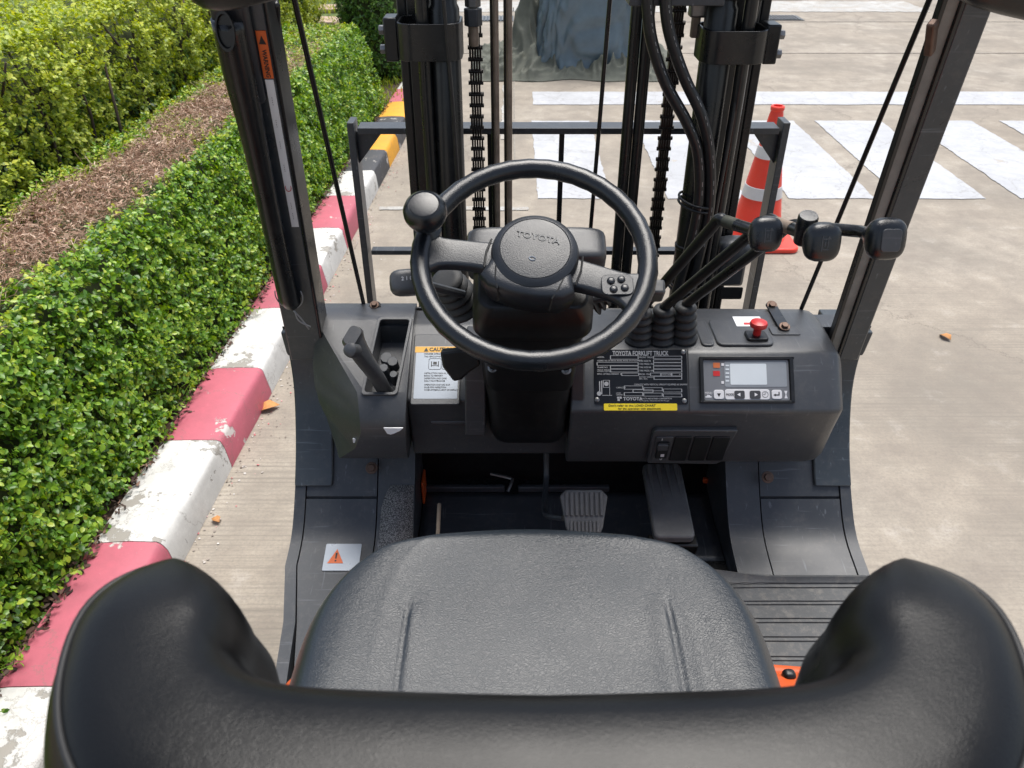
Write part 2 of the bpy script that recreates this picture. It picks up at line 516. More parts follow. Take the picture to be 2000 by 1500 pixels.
def marking(name, x0, x1, y0, y1, mat, seed, amp=.008, step=.04):
    mb = MB().prism(ragged(x0, x1, y0, y1, amp, step, seed), .0035, .0050)
    return tag(mb.build(name, mat, smooth=0), kind='structure')


for k, (a, c) in enumerate([(.17, .66), (1.03, 1.55), (1.83, 2.395), (2.575, 3.13), (3.36, 3.91), (4.15, 4.7), (4.92, 5.47), (5.7, 6.2)]):
    marking('crosswalk_stripe', a, c, 5.0, 6.82, M['road_white'], 20 + k, .005, .03)
marking('road_line', .19, 9.0, 7.34, 7.80, M['road_white'], 50, .005, .05)
marking('road_line', -.09, -.02, 6.3, 8.1, M['road_faint'], 51)
marking('road_line', -1.0, 6.0, 12.35, 13.3, M['road_faint'], 52, .02)
marking('road_line', -.85, .10, 4.80, 4.86, M['road_faint'], 53)

# kerb: one painted stretch after another
bounds = [-1.2, -.72, -.25, .25, .75, 1.24, 1.75, 2.26, 2.745, 3.26, 3.735, 4.21, 4.72, 5.19, 5.63, 6.04, 6.49, 6.95, 7.4, 7.88, 8.35]
cols = ['pink', 'white', 'pink', 'white', 'white', 'pink', 'white', 'pink', 'white', 'pink', 'white', 'pink', 'white', 'black', 'yellow', 'black', 'yellow', 'pink', 'white', 'pink']
kb = bpy.data.objects.new('kerb', None); COL.objects.link(kb); kb.location = (-1.1, 0, 0); tag(kb, kind='structure')
for k in range(len(cols)):
    y0, y1 = bounds[k] + .0015, bounds[k + 1] - .0015
    n = 9; rings = []
    for i in range(n + 1):
        y = y0 + (y1 - y0) * i / n; x = XK(y); w = lambda j: .005 * mnoise.noise((y * 3.1, j * 1.7, 4.4))
        prof = [(0, -.02), (0 + w(1), .012), (-.012 + w(2), .095), (-.016 + 1.4 * w(3), .114), (-.022 + 1.4 * w(4), .124), (-.034 + w(5), .130), (-.12, .131 + w(6)), (-.20, .128 + w(7)), (-.235, .122), (-.235, -.02)]
        rings.append([(x + p, y, q) for p, q in prof])
    MB().loft(rings).build('kerb_stone', M['kerb_' + cols[k]], kb, smooth=50)

# planting bed behind the kerb
M['soil'] = plain('soil', (.085, .058, .042), .95, vary=.5, vscale=30, bump=.8, bscale=60)
mb = MB().grid(lambda a, b_: (XK(-2 + 10.6 * b_) - .236 - 5.5 * a, -2 + 10.6 * b_, .085 + .02 * mnoise.noise((a * 20, b_ * 30, 0))), 30, 60)
tag(mb.build('planting_bed', M['soil']), kind='structure')
M['grass_ground'] = plain('grass_ground', (.10, .14, .045), .95, vary=.4, vscale=12, bump=.8, bscale=80)
mb = MB().grid(lambda a, b_: (-.84 - 7.5 * a, 8.62 + 9 * b_, .07 + .02 * mnoise.noise((a * 20, b_ * 30, 3))), 30, 30)
tag(mb.build('lawn', M['grass_ground']), kind='structure')
M['paver'] = plain('paver', (.42, .31, .24), .85, vary=.25, vscale=14, bump=.5, bscale=90)
for k, (cx_, cy_, rz) in enumerate([(-2.35, 10.3, .1), (-2.25, 11.0, -.05), (-2.4, 12.0, .08), (-2.05, 9.5, .02)]):
    MB().box((0, 0, 0), (.55, .42, .05), Matrix.Translation((cx_, cy_, .10)) @ Matrix.Rotation(rz, 4, 'Z')).build('paver', M['paver'], None, bevel=.008)
for o, w_ in zip([o for o in COL.objects if o.name.startswith('paver')], ('second nearest', 'third nearest', 'farthest', 'nearest')):
    tag(o, 'weathered stepping slab in the grass path past the hedges, ' + w_ + ' of its row', 'paving slab', 'stepping slabs of the grass path')

# ------------------------------------------------------------------ foliage
LEAF_V = np.array([(0, 0, 0), (0, .5, .0), (0, 1, -.10), (-.30, .38, .09), (-.25, .74, .04), (.30, .38, .09), (.25, .74, .04)])
LEAF_F = np.array([(0, 1, 3), (1, 4, 3), (1, 2, 4), (0, 5, 1), (1, 5, 6), (1, 6, 2)])
DRY_V = np.array([(0, 0, 0), (-.13, .35, .12), (.13, .35, .10), (-.10, .75, -.05), (.12, .75, -.08), (.02, 1, .06)])
DRY_F = np.array([(0, 2, 1), (1, 2, 3), (2, 4, 3), (3, 4, 5)])


def norm(a): return a / np.maximum(np.linalg.norm(a, axis=-1, keepdims=True), 1e-9)


def leaf_soup(P, D, N, S, TV=LEAF_V, TF=LEAF_F, w=1.0):
    D = norm(D); X = norm(np.cross(D, N)); N = np.cross(X, D)
    V = P[:, None, :] + S[:, None, None] * (TV[None, :, 0:1] * w * X[:, None, :] + TV[None, :, 1:2] * D[:, None, :] + TV[None, :, 2:3] * N[:, None, :])
    F = (np.arange(len(P)) * len(TV))[:, None, None] + TF[None]
    return V.reshape(-1, 3), F.reshape(-1, 3)


def clumps(P, N, S, k, spread=1.0, up=.25):
    """rosettes of k leaves on short shoots growing out of P along N"""
    n = len(P)
    shoot = norm(N * .9 + np.array([0, 0, up]) + RNG.normal(0, .45, (n, 3)))
    P2 = np.repeat(P, k, 0); Sh = np.repeat(shoot, k, 0); S2 = np.repeat(S, k) * RNG.uniform(.6, 1.2, n * k)
    a = RNG.normal(0, 1, (n * k, 3)); a = norm(a - Sh * (a * Sh).sum(1, keepdims=True))
    h = np.tile(np.linspace(-.8, .6, k), n)
    pos = P2 + Sh * (h * np.repeat(S, k) * 1.1)[:, None]
    D = norm(a * spread + Sh * (.25 + .5 * np.clip(h, 0, 1))[:, None])
    Nn = norm(Sh + np.array([0, 0, .35]) + RNG.normal(0, .3, (n * k, 3)))
    return pos, D, Nn, S2


def lump_noise(y, z, s, seed):
    return np.array([mnoise.noise((a * s, b_ * s, seed)) for a, b_ in zip(y, z)])


M['leaf_green'] = leaf_mat('leaf_green', [(0., (.045, .125, .014)), (.3, (.11, .245, .024)), (.62, (.21, .39, .038)), (.88, (.35, .51, .05)), (1., (.50, .58, .08))], .32, .32)
M['leaf_yellow'] = leaf_mat('leaf_yellow', [(0., (.16, .24, .022)), (.4, (.33, .43, .034)), (.8, (.50, .57, .05)), (1., (.64, .66, .09))], .45, .3)
M['leaf_far'] = leaf_mat('leaf_far', [(0., (.04, .11, .02)), (.5, (.09, .21, .03)), (1., (.19, .33, .05))], .4, .22)
M['dry'] = leaf_mat('dry_leaf', [(0., (.17, .095, .060)), (.4, (.40, .245, .165)), (.8, (.58, .40, .29)), (1., (.74, .58, .45))], .7, .1)
M['litter'] = leaf_mat('leaf_litter', [(0., (.035, .022, .016)), (.6, (.10, .055, .038)), (1., (.22, .13, .09))], .8, .05)
M['core'] = plain('hedge_core', (.038, .052, .016), .95, vary=.5, vscale=14, bump=.9, bscale=40)
M['bark'] = plain('bark', (.060, .042, .032), .9, vary=.4, vscale=20, bump=.8, bscale=120)


def hedge_core(name, y0, y1, qf0, qf1, qb, z0, z1, parent, seed):
    rings = []; n = int((y1 - y0) / .12)
    for i in range(n + 1):
        y = y0 + (y1 - y0) * i / n; w = lambda j: .03 * mnoise.noise((y * 4, j * 2.3, seed))
        x = XK(y)
        rings.append([(x + q + w(j), y, z + w(j + 9)) for j, (q, z) in enumerate([(qf0, z0), ((qf0 * .6 + qf1 * .4), z0 * .5 + z1 * .5), (qf1, z1 - .04), (qf1 - .06, z1), ((qf1 + qb) / 2, z1), (qb + .04, z1), (qb, z0)])])
    return MB().loft(rings).build(name, M['core'], parent, smooth=60)


# low clipped hedge with a scorched brown top
LY0, LY1 = .25, 6.9
hedge = thing('low_hedge', 'low clipped green hedge with a scorched brown top along the painted kerb', 'hedge', (-1.7, 3.5, .08))
hedge_core('branches', LY0 + .05, LY1 - .08, -.325, -.48, -.93, .1, .68, hedge, 1.2)
def yden(n): # more shoots close to the viewer
    y = RNG.uniform(0, 1, n) ** 1.25
    return LY0 + (LY1 - LY0) * y
n = 12500
y = yden(n); h = RNG.uniform(0, 1, n) ** .92
ln = lump_noise(y, h * .7, 5.0, 2.0) * .035 + lump_noise(y, h * .7, 14.0, 7.0) * .02
dep = RNG.exponential(.022, n); dep = np.minimum(dep, .10)
rnd = np.clip((h - .86) / .14, 0, 1)
q = -.235 - .165 * h - .05 * rnd ** 2 + ln - dep
z = .115 + .64 * h + .0 * dep
P = np.stack([XK(y) + q, y, z], 1)
N = norm(np.stack([np.ones(n) * .95, RNG.normal(0, .2, n), .15 + rnd * .9], 1))
A = clumps(P, N, RNG.uniform(.0155, .026, n), 8, 1.0, .45)
# end face of the hedge
n2 = 900
q2 = RNG.uniform(-.95, -.33, n2); h2 = RNG.uniform(0, 1, n2)
P2 = np.stack([XK(LY1) + q2 - .06 * h2, LY1 - RNG.exponential(.02, n2) - .1 * h2 ** 3, .1 + .64 * h2], 1)
B = clumps(P2, np.tile([.1, 1., .2], (n2, 1)), RNG.uniform(.022, .032, n2), 6)
def brown_amount(y, q):
    """how scorched the clipped top is at (y, q): a patchy band behind a green rim"""
    n1 = lambda s_, q_: np.array([mnoise.noise((i * s_, q_, 5.5)) for i in y])
    a = np.array([mnoise.noise((i * 3.4, j * 4.2, 1.5)) + .5 * mnoise.noise((i * 9.0, j * 9.0, 3.5)) for i, j in zip(y, q)])
    e1 = -.475 + .11 * n1(1.6, 1.) + .07 * n1(5.0, 7.)
    e2 = -.905 + .09 * n1(2.0, 3.) + .04 * n1(7.0, 9.)
    mid = np.clip((e1 - q) / .05, 0, 1) * np.clip((q - e2) / .06, 0, 1)
    far = np.clip((6.2 - y) / 1.4, .1, 1)
    return np.clip(mid * far * (1.08 + 1.25 * a) - .05, 0, 1)
n3 = 7600
y3 = yden(n3); q3 = RNG.uniform(-.99, -.43, n3)
ba = brown_amount(y3, q3)
keep = RNG.uniform(0, 1, n3) < (1.03 - ba) ** 1.3
y3, q3, ba = y3[keep], q3[keep], ba[keep]
P3 = np.stack([XK(y3) + q3, y3, .752 + .03 * lump_noise(y3, q3, 5, 3.) - RNG.exponential(.012, len(y3))], 1)
yel = RNG.uniform(0, 1, len(y3)) < .40 + .6 * ba
C = clumps(P3[~yel], np.tile([.1, 0, 1.], ((~yel).sum(), 1)), RNG.uniform(.014, .022, (~yel).sum()), 7, 1.0)
E = clumps(P3[yel], np.tile([.1, 0, 1.], (yel.sum(), 1)), RNG.uniform(.014, .022, yel.sum()), 6, 1.0)
V1, F1 = leaf_soup(*[np.concatenate(t_) for t_ in zip(A, B, C)], w=1.05)
tag(soup('foliage', V1, F1, M['leaf_green'], hedge), kind='stuff')
V1, F1 = leaf_soup(*E)
tag(soup('foliage', V1, F1, M['leaf_yellow'], hedge), kind='stuff')
n4 = 75000
y4 = yden(n4); q4 = RNG.uniform(-1.0, -.45, n4); ba = brown_amount(y4, q4)
keep = RNG.uniform(0, 1, n4) < ba * 1.15
y4, q4 = y4[keep], q4[keep]; n4 = len(y4)
P4 = np.stack([XK(y4) + q4, y4, .752 + .03 * lump_noise(y4, q4, 5, 3.) + RNG.normal(0, .014, n4)], 1)
D4 = norm(np.stack([RNG.normal(0, 1, n4), RNG.normal(0, 1, n4), RNG.normal(.1, .45, n4)], 1))
V1, F1 = leaf_soup(P4, D4, RNG.normal(0, 1, (n4, 3)) + np.array([0, 0, .8]), RNG.uniform(.014, .038, n4), DRY_V, DRY_F, RNG.uniform(.22, .65, n4)[:, None, None])
tag(soup('dry_foliage', V1, F1, M['dry'], hedge), kind='stuff')
# bare twigs poking through the top and the face
tw = MB()
for k in range(1500):
    y_ = LY0 + (5.8 - LY0) * random.random() ** 1.3; q_ = random.uniform(-.95, -.5); p = Vector((XK(y_) + q_, y_, .725))
    d = Vector((random.gauss(0, .8), random.gauss(0, .8), random.uniform(.15, .7))).normalized() * random.uniform(.05, .10)
    tw.tube([p, p + d * .5 + Vector((0, 0, .008)), p + d], [.0013, .0011, .0007], 3)
tag(tw.build('twigs', M['dry'], hedge, smooth=180), kind='stuff')
# young shoots standing proud of the face, each one a piece of its own
shoot_meshes = []
for k in range(4):
    mb = MB(); L_ = .07 + .02 * k
    pts = [Vector((0, 0, 0)), Vector((.01, .005 * k, L_ * .5)), Vector((.025, -.004 * k, L_))]
    mb.tube(pts, [.0016, .0013, .0008], 4)
    for j in range(7):
        f = .25 + .75 * j / 6; p = pts[0].lerp(pts[2], f); a = j * 2.4 + k
        d = Vector((math.cos(a), math.sin(a), .55)).normalized(); s_ = .028 * (1.15 - .5 * f)
        x_ = d.cross(Vector((0, 0, 1))).normalized(); nn = x_.cross(d)
        mb.add([p + (x_ * q_[0] + d * q_[1] + nn * q_[2]) * s_ for q_ in LEAF_V], [tuple(f_) for f_ in LEAF_F])
    me = bpy.data.meshes.new('shoot'); me.from_pydata(mb.v, [], mb.f); me.materials.append(M['leaf_green']); shoot_meshes.append(me)
for k in range(150):
    y_ = LY0 + .5 + 5.2 * random.random() ** 1.5; hh = random.random()
    o = bpy.data.objects.new('shoot', shoot_meshes[k % 4]); COL.objects.link(o); attach(o, hedge)
    o.location = (XK(y_) - .235 - .16 * hh, y_, .13 + .6 * hh)
    o.rotation_euler = look((0, 0, 0), (1, random.gauss(0, .5), random.uniform(0, .9))).to_euler()

# tall yellow-green hedge behind it
TY0, TY1 = 1.2, 8.3
tall = thing('tall_hedge', 'tall loose yellow-green hedge standing behind the low brown-topped hedge', 'hedge', (-2.5, 4.5, .08))
rings = []
for i in range(61):
    y_ = TY0 + .1 + (TY1 - TY0 - .2) * i / 60; w = lambda j: .05 * mnoise.noise((y_ * 3, j * 2.3, 8.))
    rings.append([(XK(y_) + q_ + w(j), y_, z_ + w(j + 5)) for j, (q_, z_) in enumerate([(-1.32, .05), (-1.25, .6), (-1.22, 1.0), (-1.3, 1.1), (-2.2, 1.12), (-2.25, .05)])])
MB().loft(rings).build('branches', M['core'], tall, smooth=60)
n = 13000
y = TY0 + (TY1 - TY0) * RNG.uniform(0, 1, n) ** 1.15; h = RNG.uniform(0, 1, n) ** .75
ln = lump_noise(y, h * 1.3, 3.2, 12.) * .07 + lump_noise(y, h * 1.3, 9., 17.) * .05
thin = lump_noise(y, h * 1.3, 4.5, 31.)
keep = RNG.uniform(0, 1, n) < np.clip(.75 + h * .6 + thin * .7, .4, 1)
y, h, ln = y[keep], h[keep], ln[keep]; n = len(y)
q = -1.03 - .05 * (1 - h) - .10 * np.clip((h - .8) / .2, 0, 1) ** 2 + ln - np.minimum(RNG.exponential(.05, n), .2)
P = np.stack([XK(y) + q, y, .15 + 1.12 * h], 1)
A = clumps(P, norm(np.stack([np.ones(n), RNG.normal(0, .4, n), .2 + .5 * h], 1)), RNG.uniform(.016, .026, n), 8, 1.1, .3)
n2 = 4600
y2 = TY0 + (TY1 - TY0) * RNG.uniform(0, 1, n2) ** 1.2; q2 = -1.08 - 1.1 * RNG.uniform(0, 1, n2) ** 1.3
P2 = np.stack([XK(y2) + q2, y2, 1.25 + .05 * lump_noise(y2, q2, 3., 2.) - RNG.exponential(.03, n2)], 1)
B = clumps(P2, np.tile([.1, 0, 1.], (n2, 1)), RNG.uniform(.020, .032, n2), 8, 1.0)
V1, F1 = leaf_soup(*[np.concatenate(t_) for t_ in zip(A, B)], w=1.0)
tag(soup('foliage', V1, F1, M['leaf_yellow'], tall), kind='stuff')
# darker green leaves low down inside
n = 2600
y = RNG.uniform(TY0, TY1, n); h = RNG.uniform(0, .75, n)
P = np.stack([XK(y) - 1.10 - RNG.exponential(.06, n), y, .12 + 1.1 * h], 1)
A = clumps(P, np.tile([1., 0, .2], (n, 1)), RNG.uniform(.022, .034, n), 6)
V1, F1 = leaf_soup(*A)
tag(soup('foliage', V1, F1, M['leaf_far'], tall), kind='stuff')
for k in range(46):
    y_ = TY0 + .1 + (TY1 - TY0 - .3) * k / 45 + random.gauss(0, .05); x_ = XK(y_) - 1.14 + random.gauss(0, .03)
    pts = [(x_, y_, .05), (x_ + random.gauss(0, .03), y_ + random.gauss(0, .03), .4), (x_ + random.gauss(0, .06), y_ + random.gauss(0, .08), .85), (x_ + random.gauss(.02, .05), y_ + random.gauss(0, .1), 1.2)]
    MB().tube(spline(pts, 3), [.013 - .0009 * i for i in range(10)], 6).build('stem', M['bark'], tall, smooth=180)
# second clipped block beyond the gap
def block_shrub(label, x0, x1, y0, y1, z1, n, seed, mat):
    t_ = thing('clipped_shrub', label, 'shrub', ((x0 + x1) / 2, (y0 + y1) / 2, .07))
    cx_, cy_ = (x0 + x1) / 2, (y0 + y1) / 2
    hx, hy, hz = (x1 - x0) / 2, (y1 - y0) / 2, z1 / 2
    MB().lump(hx * .86, hy * .86, hz * .9, tr(cx_, cy_, hz + .02), e=.45).build('branches', M['core'], t_, smooth=180)
    d = norm(RNG.normal(0, 1, (n, 3)))
    m_ = (np.abs(d / 1.0) ** 4).sum(1) ** .25
    s = d / m_[:, None]
    bump_ = 1 + .06 * np.array([mnoise.noise((a * 3, b_ * 3, c * 3 + seed)) for a, b_, c in s])
    P = s * bump_[:, None] * np.array([hx, hy, hz]) * (1 - np.minimum(RNG.exponential(.03, n), .12))[:, None] + np.array([cx_, cy_, hz + .05])
    V1, F1 = leaf_soup(*clumps(P, d, RNG.uniform(.022, .034, n), 7))
    tag(soup('foliage', V1, F1, mat, t_), kind='stuff')
    MB().tube([(cx_, cy_, 0), (cx_ + .02, cy_, z1 * .6)], [.03, .015], 8).build('trunk', M['bark'], t_)
block_shrub('dark green clipped shrub beyond the end of the low hedge', -1.62, -.98, 7.75, 8.75, 1.12, 2600, 3.3, M['leaf_far'])
block_shrub('loose green bush at the far end of the grass path', -4.3, -2.9, 11.0, 13.6, 1.5, 3000, 6.3, M['leaf_yellow'])

# grass tufts in the gap, leaf litter along the kerb
n = 16000
x = RNG.uniform(-4.5, -.95, n); y = RNG.uniform(7.0, 13.5, n)
keep = ~((np.abs(x + 2.3) < .35) & (np.abs((y - 9.3) % .85 - .4) < .22))
x, y = x[keep], y[keep]; n = len(x)
P = np.stack([x, y, np.full(n, .08)], 1)
D = norm(np.stack([RNG.normal(0, .5, n), RNG.normal(0, .5, n), np.ones(n)], 1))
V1, F1 = leaf_soup(P, D, RNG.normal(0, 1, (n, 3)), RNG.uniform(.04, .11, n), DRY_V, DRY_F, .5)
tag(soup('grass', V1, F1, M['leaf_yellow']), 'short grass growing on the path beyond the hedges', 'grass', kind='stuff')
n = 3600
y = RNG.uniform(0, 1, n) ** 1.3 * 6.8 + .2; q = -.235 - np.abs(RNG.normal(0, .07, n)) + .03
P = np.stack([XK(y) + q, y, .10 + RNG.uniform(0, .025, n)], 1)
P[:, 2] += np.where(q > -.232, .03, 0)
D = norm(np.stack([RNG.normal(0, 1, n), RNG.normal(0, 1, n), RNG.normal(0, .35, n)], 1))
V1, F1 = leaf_soup(P, D, RNG.normal(0, 1, (n, 3)) + np.array([0, 0, 1.2]), RNG.uniform(.012, .032, n), DRY_V, DRY_F, 1.4)
tag(soup('leaf_litter', V1, F1, M['litter']), 'brown leaf litter between the low hedge and the kerb', 'leaf litter', kind='stuff')
# grit and paint flakes along the kerb foot
n = 800
y = RNG.uniform(.3, 6.5, n); P = np.stack([XK(y) + np.abs(RNG.exponential(.045, n)) + .005, y, np.full(n, .003)], 1)
D = norm(np.stack([RNG.normal(0, 1, n), RNG.normal(0, 1, n), np.zeros(n)], 1))
M['grit_bits'] = leaf_mat('paint_flakes', [(0., (.12, .09, .07)), (.5, (.35, .30, .26)), (.8, (.6, .57, .54)), (.9, (.55, .14, .16)), (1., (.6, .2, .2))], .8, 0.)
V1, F1 = leaf_soup(P, D, np.tile([0, 0, 1.], (n, 1)) + RNG.normal(0, .2, (n, 3)), RNG.uniform(.003, .012, n), DRY_V, DRY_F, 3.)
tag(soup('paint_flakes', V1, F1, M['grit_bits']), 'grit and flakes of kerb paint on the concrete', 'flakes', kind='stuff')

# fallen leaves on the concrete
M['fallen'] = plain('fallen_leaf', (.48, .22, .07), .7, vary=.3, vscale=40)
def fallen(p, s, a, label):
    V_ = [(Matrix.Rotation(a, 4, 'Z') @ Vector(q_)) * s + Vector((p.x, p.y, .012)) for q_ in LEAF_V * np.array([1., 1., 1.6])]
    o = MB().add(V_, [tuple(f_) for f_ in LEAF_F]).build('fallen_leaf', M['fallen'], None, smooth=180, solid=.0008)
    tag(o, label, 'leaf', 'fallen leaves on the concrete')
fallen(at(1856, 668, z=0), .07, .3, 'dry orange leaf lying on bare concrete right of the forklift')
fallen(at(548, 795, z=0), .10, 1.9, 'yellow-brown leaf on the concrete by the pink kerb')
fallen(at(430, 1025, z=0), .045, .8, 'small brown leaf on the concrete beside the white kerb')

# ------------------------------------------------------------------ drains, tarpaulins, cone
def grate(x0, x1, y0, y1, label):
    g = thing('drain_grate', label, 'drain grate', ((x0 + x1) / 2, (y0 + y1) / 2, 0), 'drain grates in the concrete')
    MB().box(((x0 + x1) / 2, (y0 + y1) / 2, .003), (x1 - x0, y1 - y0, .006)).build('frame', M['black_paint'], g, smooth=0)
    n = int((x1 - x0) / .045)
    for k in range(n):
        MB().box((x0 + .02 + k * .045, (y0 + y1) / 2, .010), (.018, y1 - y0 - .03, .012)).build('bar', M['steel'], g, smooth=0)
grate(3.45, 3.98, 11.65, 12.05, 'grey slotted drain grate in the concrete right of the mast')
grate(-.42, .02, 11.6, 12.0, 'grey slotted drain grate left of the covered load')

M['tarp_blue'] = plain('tarp_blue', (.115, .158, .185), .36, vary=.2, vscale=4, bump=.3, bscale=250)
M['tarp_olive'] = plain('tarp_olive', (.105, .112, .090), .8, vary=.3, vscale=6, bump=.4, bscale=200)
rings = []; NS = 200
for j in range(51):
    f = j / 50                       # 0 top .. 1 hem
    ring = []
    for k in range(NS):
        a = 2 * math.pi * k / NS
        def pw(x, e): return math.copysign(abs(x) ** e, x)
        fold = (.06 * mnoise.noise((math.cos(a) * 2.4, math.sin(a) * 2.4, 3.0 + f * 1.5)) - .075 * (.5 - abs(mnoise.noise((math.cos(a) * 3.6 + f * 1.2, math.sin(a) * 3.6, 9.0 + f * 2.6)))) ** 2 * 4 + .05 * (.5 - abs(mnoise.noise((math.cos(a) * 7 - f * 2, math.sin(a) * 9, 2.0 + f * 5.)))) ** 2 * 4) * (.35 + .65 * f)
        if f < .3: rr = (f / .3) ** .6 * .97; zz = 1.02 - .10 * (f / .3) ** 4
        else: g_ = (f - .3) / .7; rr = .97 + .10 * g_ ** 1.6; zz = .92 * (1 - g_) + .03 * g_
        rr *= 1 + fold
        x_ = .82 + .55 * rr * pw(math.cos(a), .42) + .06 * (zz - .4); y_ = 9.0 + .52 * rr * pw(math.sin(a), .42)
        zz += .05 * mnoise.noise((x_ * 2, y_ * 2, 1.)) * (1 - f)
        ring.append((x_, y_, max(.03, zz)))
    rings.append(ring)
tag(MB().loft(rings, caps=False).build('covered_load', M['tarp_blue'], None, smooth=180, solid=.004), 'pile covered with a blue-grey tarpaulin beyond the crosswalk', 'covered load')


def olive(a, b_):
    x = -.42 + 2.2 * a; y = 8.22 + 1.5 * b_
    hump = .74 * math.exp(-(((x - .17 - .10 * (y - 8.9)) / .15) ** 2 + ((y - 9.0) / .30) ** 2) ** .9)
    edge = .07 * math.exp(-((y - 8.47 - .06 * math.sin(x * 5)) / .10) ** 2) + .05
    rdg = lambda s, q_: (1 - 2 * abs(mnoise.noise((x * s + .6 * y, y * s * .55, q_)))) ** 3
    fo = .30 * rdg(4.5, 2.) + .20 * rdg(10.0, 5.) - .14
    z = hump * (1 + .8 * fo) + edge * (1 + 3 * fo) + .10 * abs(mnoise.noise((x * 4.0 + 3, y * 4, 7.))) * (1 if hump > .06 else .5)
    ex = min(1, min(a, 1 - a) / .06, b_ / .05)
    wob = .10 * mnoise.noise((x * 2.5, 0, 4.)) * (1 - b_)
    return (x + .05 * mnoise.noise((y * 4, x * 2, 1.)), y + wob, max(.008, z * ex))
tag(MB().grid(olive, 170, 120).build('tarpaulin', M['tarp_olive'], None, smooth=180, solid=.003), 'crumpled olive tarpaulin heaped round the blue covered pile', 'tarpaulin')
CX, CY = 1.43, 4.35
cone = thing('traffic_cone', 'orange-red traffic cone with two white bands standing before the load guard', 'traffic cone', (CX, CY, 0))
M['cone'] = plain('cone_plastic', (.80, .055, .03), .42, vary=.08, vscale=8, dust=.12)
M['band'] = plain('reflective_band', (.62, .62, .62), .45, vary=.08, dust=.1)
MB().prism(rrect(.42, .42, .05, 5), 0, .028, tr(CX, CY, .002)).build('base', M['cone'], cone, bevel=.008)
def cr(z): return .150 - (.150 - .031) * (z - .03) / .73
MB().lathe([(.172, .030), (.162, .042), (.152, .056), (cr(.08), .08), (cr(.36), .36), (cr(.6), .6), (cr(.735), .735), (.033, .745), (.037, .75), (.037, .766), (.033, .771), (.025, .771), (.024, .73)], 40, tr(CX, CY, 0)).build('body', M['cone'], cone, smooth=30)
for z0, z1 in ((.275, .338), (.498, .556)):
    MB().lathe([(cr(z0) + .0005, z0 - .002), (cr(z0) + .003, z0), (cr(z1) + .003, z1), (cr(z1) + .0005, z1 + .002)], 40, tr(CX, CY, 0)).build('reflective_band', M['band'], cone, smooth=30)

# ------------------------------------------------------------------ the forklift
XC = .118
FL = thing('forklift', 'black and charcoal forklift truck seen from behind its driver seat, mast ahead', 'forklift', (XC, .4, 0))


def hit(u, v, p0, n):
    a, b_ = (u - 1000) / FPX, (750 - v) / FPX
    d = Vector((a, CP + b_ * SP, -SP + b_ * CP)); o = Vector((0, 0, CAM_H)); n = Vector(n)
    return o + d * ((Vector(p0) - o).dot(n) / d.dot(n))


class Face:
    """a flat panel of the truck with its own x/y axes; places details surveyed on it"""
    def __init__(s, p0, ey, ex=(1, 0, 0)):
        s.M = frame(p0, ex, ey); s.p0 = Vector(p0); s.n = Vector((s.M[0][2], s.M[1][2], s.M[2][2])); s.I = s.M.inverted()

    def xy(s, u, v):
        q = s.I @ hit(u, v, s.p0, s.n); return q.x, q.y

    def rect(s, u0, v0, u1, v1):
        x0, y1 = s.xy(u0, v0); x1, y0 = s.xy(u1, v1); x0b, _ = s.xy(u0, v1); x1b, _ = s.xy(u1, v0)
        x0 = (x0 + x0b) / 2; x1 = (x1 + x1b) / 2
        return (x0 + x1) / 2, (y0 + y1) / 2, abs(x1 - x0), abs(y1 - y0)

    def slab(s, mb, u0, v0, u1, v1, z0, z1, r=.002, n=3):
        cx, cy, w, h = s.rect(u0, v0, u1, v1)
        return mb.prism(rrect(w, h, min(r, w / 2.05, h / 2.05), n, cx, cy), z0, z1, s.M)

    def text(s, body, u, v, size, z, mat, parent, **k):
        x, y = s.xy(u, v)
        return text(body, size, s.M @ tr(x, y, z), mat, parent, **k)


# --- chassis, battery hood, counterweight, wheels (mostly below and behind the view)
def prism_x(poly, x0, x1):
    """extrude a (y, z) outline along x"""
    return MB().prism([(y, z) for y, z in poly], x0, x1, Matrix(((0, 0, 1, 0), (1, 0, 0, 0), (0, 1, 0, 0), (0, 0, 0, 1))))


prism_x([(-.95, .16), (1.35, .16), (1.35, .64), (-.95, .64)], -.395, .63).build('chassis', M['black_paint'], FL, bevel=.01)
prism_x([(-.62, .66), (.50, .66), (.645, .74), (.668, .985), (.64, 1.005), (-.62, 1.02)], -.30, .60).build('battery_hood', M['orange'], FL, bevel=.02, seg=3)
prism_x([(-1.25, .3), (-.66, .2), (-.65, 1.0), (-.75, 1.08), (-1.15, 1.02), (-1.25, .85)], -.43, .67).build('counterweight', M['black_paint'], FL, bevel=.06, seg=3)
for wx, wy, wr in ((-.34, 1.45, .30), (.58, 1.45, .30), (-.30, -.75, .23), (.54, -.75, .23)):
    Wm = frame((wx, wy, wr), (0, 1, 0), (0, 0, 1))
    w_ = MB().lathe([(wr * .55, -.09), (wr * .9, -.09), (wr, -.06), (wr, .06), (wr * .9, .09), (wr * .55, .09), (wr * .55, -.09)], 40, Wm).build('wheel', M['rubber'], FL, smooth=30)
    MB().lathe([(.02, -.04), (wr * .5, -.05), (wr * .56, -.08), (wr * .56, .08), (wr * .5, .05), (.02, .04)], 24, Wm).build('rim', M['steel'], w_, smooth=30)

# --- cowl panels either side of the footwell
PROF = [(1.08, .715), (1.166, .735), (1.23, .785), (1.30, .866), (1.355, .97), (1.365, 1.06), (1.35, 1.125)]
PR = [tuple(p) for p in spline([(a, b_, 0) for a, b_ in PROF], 4)]
PR = [(p[0], p[1]) for p in PR]


